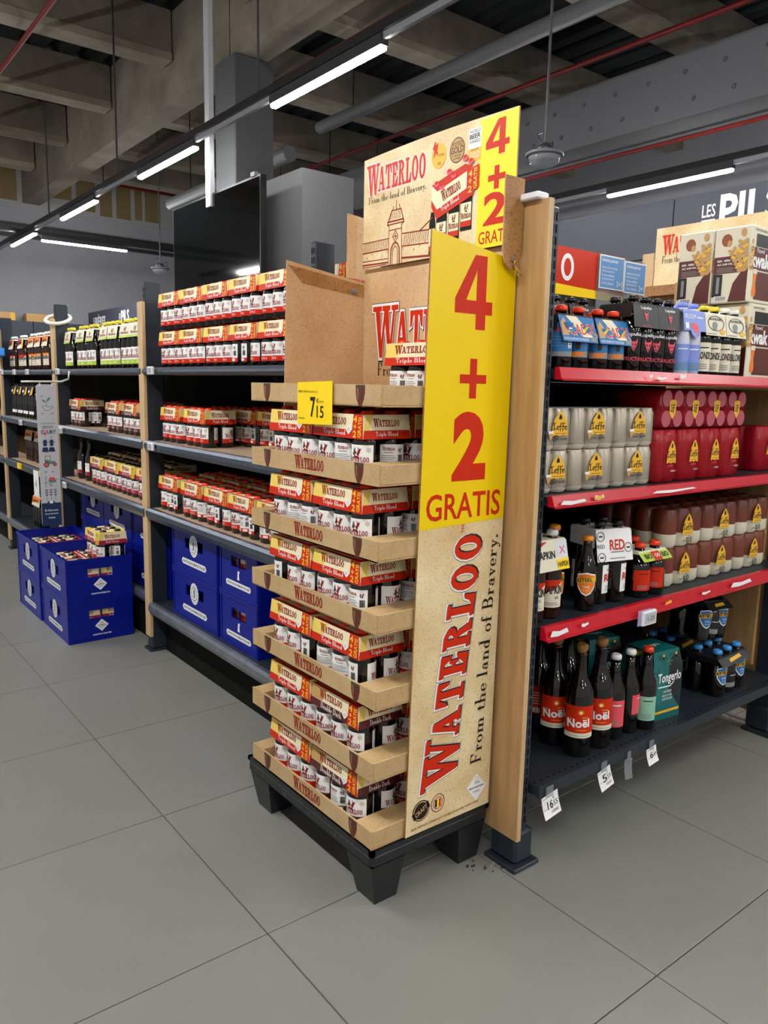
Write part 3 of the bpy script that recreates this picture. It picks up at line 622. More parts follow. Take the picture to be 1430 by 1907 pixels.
def lab_water(R, band, word, z0=.018, z1=.080, red=DRED):
    b = MB(); k=R/.0335; hw=.041*k; B={'red':RED,'dark':BROWNP,'cherry':MAGENTA,'lime':LIME,'none':WHITE}[band]; bh=.017 if z1<.09 else .02; H=z1-z0
    for a in (0,PI):
        F = bent(R,0,a); N=10
        def strip(u0,u1,c,d,m,h):
            vs=[]
            for i in range(N+1): u=u0+(u1-u0)*i/N; vs += [F(u,c,h),F(u,d,h)]
            b.mesh(vs,[(2*i,2*i+2,2*i+3,2*i+1) for i in range(N)],m,True)
        strip(-hw,hw,z0,z1,WHITE,.0004); strip(-hw,hw,z0,z0+bh*(1 if a==0 else .8),B,.0007)
        if a == 0:
            b.pr(fit(WATER,-.031*k,z0+.34*H,.031*k,z0+.60*H),F,red,.0010); b.pr(fit(serif(word) if word[0] in 'TDR' and 'é' not in word else text(word),-.016*k,z0+.06*H,.016*k,z0+.22*H),F,WHITE,.0012)
            battle(b,F,-.015*k,z0+.64*H,.030*k,.30*H); b.pr(ring(.030*k,z0+.82*H,.0050,.0050,.0040,.0040,10),F,GREY,.001); b.pr(ell(.030*k,z0+.82*H,.0022,.0022,6),F,GOLD,.001)
        else:
            b.pr(fit(WATER,-.014*k,z0+.76*H,.014*k,z0+.90*H),F,red,.001); b.pr(rect(-.010*k,z0+.68*H,.010*k,z0+.71*H),F,GREY,.001); b.pr(ring(-.028*k,z0+.8*H,.004,.004,.003,.003,6),F,GREY,.001); battle(b,F,.020*k,z0+.76*H,.014*k,.13*H)
            for q in range(4): b.pr(rect(-.034*k,z0+(.36+.07*q)*H,.016*k-.004*(q%2),z0+(.385+.07*q)*H),F,GREY,.001)
            for q in range(9): b.pr(rect(.022*k+.0014*q,z0+.34*H,.0227*k+.0014*q+.0003*(q%3),z0+.62*H),F,BLACK,.001)
            b.pr(rect(-.02*k,z0+.04*H,.0,z0+.18*H)+rect(.012*k,z0+.04*H,.03*k,z0+.18*H),F,WHITE,.0012)
    return b.data('label')
def lab_back(R, band):
    b = MB(); patch(b,R,-.033,.033,.018,.080,WHITE); patch(b,R,-.033,.033,.018,.035,{'red':RED,'dark':BROWNP,'cherry':MAGENTA}[band],.0007); F=bent(R,0)
    b.pr(fit(WATER,-.006,.066,.012,.072),F,DRED); b.pr(rect(-.004,.061,.010,.0625),F,GREY,.001)
    for k in range(5): b.pr(rect(-.026,.042+.004*k,.008-.003*(k%2),.0433+.004*k),F,GREY,.001)
    for k in range(9): b.pr(rect(.017+.0013*k,.042,.0177+.0013*k+.0003*(k%3),.060),F,BLACK,.001)
    b.pr(rect(-.01,.021,.004,.032)+rect(.010,.020,.024,.032),F,WHITE,.001); battle(b,F,.014,.066,.012,.01)
    return b.data('label')
def lab_plain(R, base, stripe, word, z0, z1, ink='b', wide=.030):
    """generic beer label: base colour, lower stripe and a word"""
    b = MB(); C=globals(); patch(b,R,-wide,wide,z0,z1,C[base]); H=z1-z0
    if stripe: patch(b,R,-wide,wide,z0,z0+.32*H,C[stripe],.0007)
    F = bent(R,0); m = {'b':BLACK,'w':WHITE,'r':RED,'p':PINK,'y':GOLD}[ink]
    if word: b.pr(fit(text(word,.03),-wide*.8,z0+.42*H,wide*.8,z0+.68*H),F,m,.001)
    for k in range(3): b.pr(rect(-wide*.6,z0+(.09+.07*k)*H,wide*.4,z0+(.12+.07*k)*H),F,GREY,.001)
    b.pr(rect(-wide*.5,z0+.80*H,wide*.5,z0+.84*H),F,m,.001)
    return b.data('label')
def lab_hapkin(R, c):
    b = MB(); C=globals()[c]; z0,z1=.030,.102; patch(b,R,-.030,.030,z0,z1,BEIGE); F=bent(R,0)
    b.pr(poly((-.030,.060),(-.030,z1),(.030,z1),(.03,.098),(0,.078)),F,C,.0007); b.pr(fit(text('HAPKIN',.03),-.028,.066,.028,.088),F,BLACK,.0012); b.pr(fit(text('4%'),.004,.052,.016,.060),F,BLACK,.001); b.pr(rect(-.02,.036,.02,.038)+rect(-.02,.041,.012,.043),F,GREY,.001)
    return b.data('label')
def lab_kasteel(R, field, cap):
    """shield with a slanted yellow name band"""
    b = MB(); F=bent(R,0); C=globals()
    b.pr(poly((-.027,.10),(0,.106),(.027,.10),(.025,.066),(.012,.048),(0,.042),(-.012,.048),(-.025,.066)),F,WHITE,.0006)
    b.pr(poly((-.024,.097),(0,.102),(.024,.097),(.022,.068),(.010,.051),(0,.046),(-.010,.051),(-.022,.068)),F,C[field],.0009)
    b.pr(poly((-.029,.074),(.029,.082),(.029,.096),(-.029,.088)),F,GOLD,.0012); b.pr(xf(fit(text('KASTEEL',.02),-.026,.076,.026,.087),1,1,0,.0035,.13),F,BLACK,.0015); b.pr(fit(text(cap),-.010,.063,.010,.070),F,WHITE,.0013)
    for x in (-.006,0,.006): b.pr(ell(x,.057,.0016,.0016,6),F,WHITE,.0013)
    return b.data('label')
def lab_noel(R):
    b = MB(); z0,z1=.058,.150; patch(b,R,-.046,.046,z0+.014,z1,RED,.0004,12); patch(b,R,-.046,.046,z0,z0+.014,BEIGE,.0005,12); F=bent(R,0)
    b.pr(xf(fit(text('Noël',.03),-.030,.088,.034,.113),1,1,0,.0,.06),F,WHITE,.001)
    b.pr(xf(poly((-.001,-.003),(.004,-.006),(.002,.004)),1,1,-.033,.092)+line([(-.031,.112),(-.034,.104),(-.028,.098),(-.024,.113)],.002),F,WHITE,.001)
    for k in range(9):
        a=2*PI*k/9; b.pr(poly((.004*math.cos(a)+.002,.132+.004*math.sin(a)),(.011*math.cos(a+.2)+.002,.132+.009*math.sin(a+.2)),(.006*math.cos(a+.5)+.002,.132+.006*math.sin(a+.5))),F,ORNG,.001)
    b.pr(ell(.002,.132,.006,.0055,10),F,GOLD,.0012); b.pr(ell(.002,.131,.003,.003,8),F,WHITE,.0014); b.pr(rect(.006,.1165,.024,.1185),F,GOLD,.001); b.pr(rect(-.01,.080,.02,.0815),F,GOLD,.001); b.pr(rect(-.03,.0635,.034,.065),F,GREY,.001)
    return b.data('label')
def lab_noelback(R):
    b = MB(); patch(b,R,-.03,.03,.066,.150,RED); F=bent(R,0)
    for k in range(5): b.pr(rect(-.018,.095+.008*k,.016-.004*(k%2),.0975+.008*k),F,BEIGE,.001)
    b.pr(rect(-.016,.070,.016,.083),F,WHITE,.001)
    for k in range(11): b.pr(rect(-.013+.0023*k,.071,-.0122+.0023*k+.0005*(k%3),.082),F,BLACK,.0014)
    return b.data('label')
def wolf(F,b,x,y,s,hh=.001):
    b.pr(xf(poly((-.5,1),(-.3,.55),(.3,.55),(.5,1),(.55,.4),(.2,-.5),(0,-.8),(-.2,-.5),(-.55,.4)),s,s,x,y),F,PINK,hh); b.pr(xf(poly((-.36,.32),(-.1,.15),(-.12,-.1),(-.3,.1)),s,s,x,y)+xf(poly((.36,.32),(.1,.15),(.12,-.1),(.3,.1)),s,s,x,y)+xf(poly((-.14,-.35),(.14,-.35),(0,-.6)),s,s,x,y),F,BLACK,hh+.0004)
def lab_lupulus(R):
    b = MB(); F=bent(R,0); b.pr(fit(text('Lupulus',.02),-.025,.092,.025,.104),F,WHITE,.0008); wolf(F,b,0,.070,.019); b.pr(fit(text('FRUCTUS',.02),-.024,.030,.024,.040),F,PINK,.0008)
    return b.data('label')
def lab_comic(R):
    b = MB(); patch(b,R,-.028,.028,.03,.105,BLUE); F=bent(R,0); b.pr(poly((-.028,.105),(-.02,.105),(0,.085),(.02,.105),(.028,.105),(.005,.078),(-.006,.078)),F,YEL,.0008); b.pr(poly((-.004,.05),(.006,.05),(.010,.088),(.003,.096),(-.004,.085)),F,BLACK,.0011); b.pr(poly((.008,.07),(.024,.064),(.022,.088),(.012,.088)),F,RED,.0010); patch(b,R,-.028,.028,.03,.045,GREY,.0007); b.pr(poly((-.018,.033),(.012,.033),(.018,.043),(-.012,.043)),F,ORNG,.001)
    return b.data('label')
def lab_comicback(R):
    b = MB(); patch(b,R,-.03,.03,.03,.112,BLUE); F=bent(R,0); b.pr(fit(text('CADIX',.03),-.025,.088,.012,.104),F,RED,.0009)
    for k in range(4): b.pr(rect(-.024,.055+.007*k,.01,.057+.007*k),F,LBLUE,.0009)
    b.pr(rect(.014,.05,.026,.10),F,WHITE,.0009); patch(b,R,-.03,.03,.03,.042,GREY,.0007)
    for k in range(9): b.pr(rect(.0155,.052+.005*k,.0245,.0535+.005*k+.001*(k%3)),F,BLACK,.0013)
    return b.data('label')
LABELS = dict(water=lab_water, back=lab_back, plain=lab_plain, hapkin=lab_hapkin, kasteel=lab_kasteel, noel=lab_noel, noelback=lab_noelback, lupulus=lab_lupulus, comic=lab_comic, comicback=lab_comicback)

# ---- the six-pack with a printed sleeve around the necks
CH0, CH1, CL, CW0, CW1 = .093, .1475, .205, .0690, .0655
SLEEVE = {'triple': (CREAM,RED,RED,GOLD,'Triple Blond','CAPR'), 'dark': (CREAM,MAROON,RED,GOLD,'Double Dark','CAPR'), 'cherry': (CREAM,MAGENTA,YEL,MAGENTA,'Red Cherry','CAPK')}
def sleeve(kind, promo):
    base,band,side,pr,word,_ = SLEEVE[kind]
    b = MB(); L=CL/2
    lo=[(-CW0,-L,CH0),(CW0,-L,CH0),(CW0,L,CH0),(-CW0,L,CH0)]; hi=[(-CW1,-L+.006,CH1),(CW1,-L+.006,CH1),(CW1,L-.006,CH1),(-CW1,L-.006,CH1)]
    b.mesh(lo+hi,[(4,5,6,7),(0,1,5,4),(1,2,6,5),(2,3,7,6),(3,0,4,7)],base)
    H = math.hypot(CH1-CH0,CW0-CW1)
    def longface(sg):
        F = frame((sg*-CW0, sg*L, CH0),(0,-sg,0),(sg*(CW0-CW1)/H,0,(CH1-CH0)/H))
        b.pr(poly((.0,.0),(CL,0),(CL-.002,.36*H),(.002,.36*H)),F,band,.0003)
        b.pr(poly((.003,.37*H),(.05,.37*H),(.07,.98*H),(.006,.98*H)),F,PALEG if kind!='dark' else TAN,.0002)
        e = .158 if promo else .200
        b.pr(fit(WATER,.038,.50*H,e-.022,.90*H),F,DRED if kind!='cherry' else MAGENTA,.0006); b.pr(fit(serif(word),.046,.06*H,e-.022,.33*H),F,WHITE,.0006)
        b.pr(poly((e-.020,.34*H),(e-.009,.16*H),(e+.002,.34*H),(e-.009,.56*H)),F,WHITE,.0008); b.pr(ring(e-.009,.36*H,.004,.004,.003,.003,8),F,DRED,.0011)
        if promo:
            b.pr(poly((.160,0),(CL,0),(CL-.006,H),(.164,H)),F,side,.0005)
            b.pr(fit(text('GRATIS',.03),.184,.06*H,.197,.90*H,PI/2),F,pr,.0009); b.pr(fit(text('4',.03),.1655,.66*H,.179,.95*H)+fit(text('+',.03),.167,.40*H,.178,.60*H)+fit(text('2',.03),.1655,.05*H,.179,.34*H),F,pr,.0009)
    longface(1); longface(-1)
    for sg in (1,-1):
        F = frame((sg*-CW0, sg*-L, CH0),(sg,0,0),(0,sg*.006/.055,(CH1-CH0)/.0548)); 
        b.pr(poly((0,0),(2*CW0,0),(2*CW0-.004,.36*H),(.004,.36*H)),F,band,.0003); b.pr(poly((.004,.37*H),(.02,.37*H),(.03,.97*H),(.011,.97*H)),F,PALEG,.0003)
        b.pr(fit(WATER,.030,.48*H,.105,.84*H),F,DRED,.0006); b.pr(fit(serif(word),.036,.07*H,.100,.31*H),F,WHITE,.0006)
    F = frame((-CW1,L-.006,CH1),(0,-1,0),(1,0,0)); w2=2*CW1; l2=CL-.012
    b.pr(rect(0,0,l2,w2*.10)+rect(0,w2*.90,l2,w2)+rect(l2*.86,0,l2,w2),F,side if promo else band,.0003); b.pr(fit(WATER,.03,w2*.42,.13,w2*.62),F,DRED,.0006)
    return b.data('carton')
def sixpack(kind, label, x, y, z, rz=0, group=None, promo=True, mix=None, name='six_pack'):
    t = thing(name,label,'beer pack',(x,y,z),rz,group)
    obj('carton', cached(('s',kind,promo), lambda: sleeve(kind,promo)), t)
    band = {'triple':'red','dark':'dark','cherry':'cherry'}[kind]; word = SLEEVE[kind][4]; cap = globals()[SLEEVE[kind][5]]
    for i in range(2):
        for j in range(3):
            turn = random.uniform(-.25,.25); lab = ('water',band,word)
            if mix and random.random() < mix: turn = PI+random.choice((-.6,.0,.5))
            if i == 1: turn += PI
            if j == 2 and i == 1: turn = PI/2+random.choice((.2,.5,1.9,2.4))
            bottle(t,'stub',GLASS,cap,lab,(-.034+.068*i,.0685-.0685*j,0),turn)
    return t
# ---- four-pack held by a clip card over the necks
def card(kind, n=2, kd='long'):
    """folded top card for 2 x n bottles plus its front flap"""
    top = KIND[kd]['p'][-1][1]-.014; wd={'slim':.056,'stub':.068}.get(kd,.0625)*n; b = MB(); L=wd/2
    T = dict(lime=(BEIGE,BEIGE),hapred=(WHITE,MAGENTA),haporange=(BEIGE,ORNG),black=(BLACK,BLACK),redtag=(WHITE,WHITE),blonde=(BEIGE,BEIGE),belgium=(PURPLE,PURPLE),cadix=(BLACK,BLUE),bio=(BEIGE,LIME),kast=(BLACK,BLACK),dark=(BLACK,BLACK),hapkin=(BEIGE,BEIGE),amber=(BEIGE,ORNG))[kind]
    fl = {'cadix':.066,'black':.060,'bio':.030,'kast':.03,'hapkin':.075,'redtag':.085,'belgium':.055,'dark':.05}.get(kind,.062)
    b.hexa([(-.051,-L,top-.004),(.055,-L,top-.004),(.055,L,top-.004),(-.051,L,top-.004)],[(-.048,-L+.003,top+.004),(.053,-L+.003,top+.004),(.053,L-.003,top+.004),(-.048,L-.003,top+.004)],T[0])
    # flap: tilts outwards from the top front edge
    dx = (.021 if kd == 'stub' else .010)+(.006 if fl > .07 else 0); a = Vector((-dx/fl,0,-math.sqrt(1-(dx/fl)**2))); o = Vector((-.051,L,top))+a*fl
    F = frame(o,(0,-1,0),tuple(-a.normalized()))
    b.prism([(0,0),(wd,0),(wd,fl),(0,fl)],F,-.001,.0,T[1])
    if kind in ('cadix','black','kast','redtag','dark','blonde','hapkin'):
        for y in (-L,L): b.face([(-.05,y,top),(.055,y,top),(.055,y,top-fl*.55),(-.05,y,top-fl*.55)] if y<0 else [(.055,y,top),(-.05,y,top),(-.05,y,top-fl*.55),(.055,y,top-fl*.55)],T[0])
    X = lambda f: wd*f
    if kind == 'lime':
        b.pr(rect(0,0,X(1),fl*.18),F,LIME); b.pr(fit(WATER,X(.12),fl*.26,X(.86),fl*.46),F,DRED,.001); b.pr(fit(text('Récolte'),X(.3),fl*.05,X(.7),fl*.14),F,WHITE,.001); battle(b,F,X(.35),fl*.6,X(.3),fl*.25)
    if kind in ('hapred','haporange','amber'):
        b.pr(poly((0,0),(X(1),0),(X(1),fl*.7),(0,fl*.2)),F,WHITE if kind=='hapred' else BEIGE,.0006); b.pr(fit(text('HAPKIN',.03),X(.1),fl*.42,X(.9),fl*.68),F,BLACK,.001)
        if kind == 'hapred': b.pr(rect(X(.72),0,X(1),fl),F,YEL,.0012)
    if kind == 'hapkin':
        b.pr(poly((0,fl*.7),(X(.4),fl),(0,fl)),F,RED); b.pr(fit(text('HAPKIN',.03),-.0+X(.02),fl*.42,X(.60),fl*.68),F,BLACK,.001); b.pr(poly((X(.66),0),(X(1),0),(X(1),fl*.38),(X(.62),fl*.34)),F,YEL,.0008); b.pr(fit(text('HAPKIN',.03),X(.66),fl*.10,X(.97),fl*.28),F,BLACK,.0012); b.pr(rect(X(.66),fl*.45,X(.99),fl*.98),F,mat('pale_print','#d5dce4',.5),.0006); b.pr(line([(X(.76),fl*.55),(X(.9),fl*.8)],.003)+line([(X(.9),fl*.55),(X(.76),fl*.8)],.003),F,PINK,.001)
    if kind == 'black':
        b.pr(fit(text('Lupulus',.02),X(.3),fl*.78,X(.72),fl*.95),F,WHITE,.001); wolf(F,b,X(.5),fl*.47,fl*.27); b.pr(fit(text('FRUCTUS'),X(.34),fl*.03,X(.66),fl*.12),F,PINK,.001)
        G = FY(0,-L,0); b.pr(rect(.005,top-fl*.42,.045,top-fl*.36)+rect(.005,top-fl*.30,.035,top-fl*.25)+rect(.01,top-fl*.2,.05,top-fl*.14),G,GREY,.0006)
    if kind == 'redtag':
        b.pr(fit(text('RED',.02),X(.36),fl*.36,X(.78),fl*.70),F,RED,.001); b.pr(rect(X(.38),fl*.28,X(.76),fl*.32)+rect(X(.35),fl*.08,X(.78),fl*.11),F,GREY,.001)
        for x,y in ((.12,.82),(.12,.14),(.88,.42)): b.pr(ring(X(x),fl*y,X(.11),X(.11),X(.095),X(.095),14),F,BLACK,.001); b.pr(rect(X(x-.05),fl*y-.002,X(x+.05),fl*y+.002),F,BLACK,.001)
        b.pr(fit(text('RED'),X(.01),fl*.44,X(.22),fl*.56),F,BLACK,.001)
    if kind == 'blonde':
        b.pr(ring(X(.5),fl*.58,X(.40),fl*.36,X(.37),fl*.33,18),F,BLACK,.001); s=text('BLONDE BAS',.02)
        b.pr(fit(s,X(.2),fl*.72,X(.8),fl*.84),F,BLACK,.001); b.pr(ell(X(.44),fl*.5,X(.13),fl*.16,10)+poly((X(.33),fl*.36),(X(.55),fl*.36),(X(.5),fl*.24),(X(.4),fl*.24)),F,GREY,.0012); b.pr(ell(X(.80),fl*.2,X(.13),fl*.13,12),F,GOLD,.0014); b.pr(rect(X(.05),fl*.06,X(.5),fl*.10),F,GREY,.001)
    if kind == 'belgium':
        b.pr(fit(text('BELGIUM'),X(.06),fl*.62,X(.56),fl*.86),F,WHITE,.001); b.pr(rect(X(.62),fl*.68,X(.9),fl*.74),F,WHITE,.001); b.pr(ell(X(.5),0.004,X(.23),fl*.42,18),F,PURPLE,.0012); e=(PINK,); b.pr(ell(X(.5),.008,X(.13),fl*.24,12)+ell(X(.40),.014,X(.09),fl*.17,10)+line([(X(.58),.008),(X(.62),-.004),(X(.57),-.012)],.004),F,PINK,.0016); b.pr(rect(X(.06),fl*.1,X(.2),fl*.4),F,WHITE,.001)
    if kind == 'cadix':
        b.pr(poly((X(.2),fl),(X(.5),fl),(X(.95),fl*.1),(X(1),fl*.35),(X(1),0),(X(.7),0)),F,CREAM,.0004); b.pr(rect(0,0,X(1),fl*.2),F,BLUE,.0008); b.pr(fit(text('NOTRE HOUPPE FAIT SON MALHEUR'),X(.04),fl*.05,X(.74),fl*.15),F,WHITE,.001)
        b.pr(xf(fit(text('CADIX',.03),X(.24),fl*.20,X(.99),fl*.66),1,1,0,0,.05),F,WHITE,.0009); b.pr(xf(fit(text('CADIX',.008),X(.25),fl*.22,X(.98),fl*.65),1,1,0,0,.05),F,RED,.0013); b.pr(fit(text('SUPER',.03),X(.30),fl*.72,X(.52),fl*.86),F,WHITE,.0012)
        b.pr(poly((X(.03),fl*.22),(X(.2),fl*.24),(X(.22),fl*.6),(X(.12),fl*.92),(X(.02),fl*.7)),F,TAN,.0006); b.pr(rect(X(.8),fl*.04,X(.97),fl*.22),F,GREY,.0012)
    if kind == 'bio':
        b.pr(rect(X(.38),0,X(.66),fl),F,RED,.0008)
        for x in (.12,.70): b.pr(fit(text('BIO',.03),X(x),fl*.25,X(x+.24),fl*.8),F,BLACK,.001)
        b.pr(fit(text('-50'),X(.42),fl*.35,X(.62),fl*.75),F,WHITE,.0012)
    if kind in ('kast',): b.pr(poly((X(.3),fl*.3),(X(.72),fl*.45),(X(.7),fl*.85),(X(.32),fl*.7)),F,GOLD,.001)
    if kind == 'dark': b.pr(rect(X(.1),fl*.3,X(.4),fl*.6),F,WHITE,.001); b.pr(poly((X(.55),0),(X(.95),0),(X(.95),fl),(X(.75),fl)),F,GOLD,.001)
    return b.data('clip_card')
def fourpack(kind, label, x, y, z, rz=0, group=None, n=2, kd='long', glass=None, cap=None, lab=None, turn=.2, rows=2, pitch=None, toff=0):
    t = thing('bottle_pack',label,'beer pack',(x,y,z),rz,group)
    obj('clip_card', cached(('k',kind,n,kd), lambda: card(kind,n,kd)), t)
    r = KIND[kd]['r']; p = pitch or {'slim':.056,'stub':.068}.get(kd,.0625)
    for i in range(rows):
        for j in range(n): bottle(t,kd,glass or GLASS,cap or CAPK,lab[(i*n+j)%len(lab)] if lab else None,(-.031+p*i,p*(n-1)/2-p*j,0),toff+random.uniform(-turn,turn)+(PI if i and n>1 else 0))
    return t

# ------------------------------------------------------------------ left shelving, nearest bay
G1='red sleeved six-packs on the top shelf'; S1='red and cream six-pack, %s tier of the top shelf, %s from the wood post'
for tier,z in (('lower',1.2825),('upper',1.4385)):
    for k in range(6):
        x,y = (1.372,3.138-.2165*k) if k < 5 else (1.437,2.062)
        if tier == 'upper' and k == 5: x,y = 1.437,2.060
        sixpack('triple',S1%(tier,ORD[k]),x+random.uniform(-.003,.003),y+random.uniform(-.0015,.0015),z,random.uniform(-.012,.012),G1,True,.35 if tier=='lower' and k>2 else .0)
S2='red and cream six-pack, second shelf, '; G2='red sleeved six-packs on the second shelf'
for x,y,l in ((1.392,3.19,'beside the nearer wood post'),(1.392,2.945,'in front, its end showing, before the gap')): sixpack('triple',S2+l,x,y,.969,0,G2)
for k,y in enumerate((3.12,2.86,2.645,2.43,2.215)): sixpack('triple',S2+'back row, %s from the wood post'%ORD[k],1.57,y,.969,0,G2,True,.5)
for k,y in enumerate((3.05,2.83,2.61,2.39)): sixpack('triple',S2+'darkest rear row, %s from the wood post'%ORD[k],1.735,y,.969,0,G2)
for k,y in enumerate((3.205,2.965,2.738,2.528,2.31)): sixpack('triple','red and cream six-pack on the third shelf front, %s from the wood post'%ORD[k],1.382,y,.669,0,'red sleeved six-packs on the third shelf',True,.55)
for k,y in enumerate((3.18,2.95,2.72,2.50,2.28)): sixpack('triple','red and cream six-pack on the third shelf rear row, %s from the wood post'%ORD[k],1.56,y,.669,0,'red sleeved six-packs on the third shelf')
# second bay
for k,y in enumerate((4.565,4.345,4.178,3.966,3.838,3.665,3.535)):
    fourpack('lime','yellow capped bottle pack with white card, top shelf, %s from the banner'%ORD[k],1.368,y,1.2825,random.uniform(-.05,.05),'yellow capped packs on the top shelf',2,'long',GLASS,CAPY,[('water','lime','Récolte',.022,.098)],.15)
D='dark brown sleeved six-pack on the second shelf, '; GD='brown sleeved six-packs on the second shelf'
for x,y,l in ((1.40,4.556,'nearest the banner with its end showing'),(1.40,3.935,'third from the nearer wood post'),(1.40,3.70,'second from the nearer wood post'),(1.40,3.485,'first by the nearer wood post'),(1.60,4.36,'back row beside the banner'),(1.60,4.14,'back row in the gap'),(1.60,3.92,'back row by the nearer wood post')): sixpack('dark',D+l,x,y,.969,0,GD,x<1.5)
for y,l in ((4.565,'farther'),(4.425,'nearer')): 
    t = thing('beer_bottle','loose brown bottle with a cherry label on the third shelf, the %s one'%l,'bottle',(1.37,y,.669)); bottle(t,'long',GLASS,CAPK,('plain','WHITE','MAGENTA','',.03,.10),(0,0,0))
for k,y in enumerate((4.215,3.975,3.755,3.525)): sixpack('cherry','cherry and yellow six-pack on the third shelf, %s from the loose bottles'%ORD[k],1.40,y,.669,0,'cherry six-packs on the third shelf')
for k,y in enumerate((4.46,4.22,3.98,3.74)): sixpack('cherry','cherry six-pack on the third shelf rear row, %s from the loose bottles'%ORD[k],1.58,y,.669,0,'cherry six-packs on the third shelf',False)
# third bay
for y,kk,l in ((5.87,'hapred','white and red carded bottle pack beside the blue sign on the third bay'),(5.62,'hapred','white and red carded bottle pack with a yellow strip on the third bay'),(5.36,'haporange','orange carded bottle pack on the third bay, first from the far side'),(5.20,'haporange','orange carded bottle pack on the third bay, second from the far side'),(5.03,'amber','orange carded bottle pack on the third bay, third from the far side'),(4.80,'amber','orange carded bottle pack on the third bay beside the banner post')):
    fourpack(kk,l,1.368,y,1.2825,random.uniform(-.05,.05),'carded packs on the third bay top shelf',2,'long',AMBER,CAPW,[('hapkin','RED' if kk=='hapred' else 'ORNG')],.3)
for k,y in enumerate((5.88,5.73,5.58,5.43)): fourpack('dark','dark bottle pack with yellow card tip, second shelf, %s from the far post'%ORD[k],1.37,y,.969,0,'dark packs on the third bay',2,'long',GLASS,CAPK,[('plain','BLACK','WHITE','',.03,.09)],.3)
for k,y in enumerate((5.75,5.5)): fourpack('amber','brown pack with a cream card on the third shelf, the %s one'%('farther','nearer')[k],1.42,y,.669,0,'brown packs on the third bay',3,'long',AMBER,CAPK,None)
for k,y in enumerate((5.55,5.15)): fourpack('amber','cream topped dark pack low beside the blue crates, the %s one'%('farther','nearer')[k],1.40,y,.233,0,'cream topped packs on the lowest shelf',3,'long',GLASS,CAPK,None)
b = MB(); b.prism([(0,0),(.20,.02),(.19,.07),(.05,.06),(.11,.22),(.06,.30),(0,.28)],FX(1.25,5.985,1.36),0,.03,mat('sky_blue_plastic','#2f8fe8',.35)); tag(b.build('blue_holder'),'bright blue plastic holder fixed at the far post','holder')

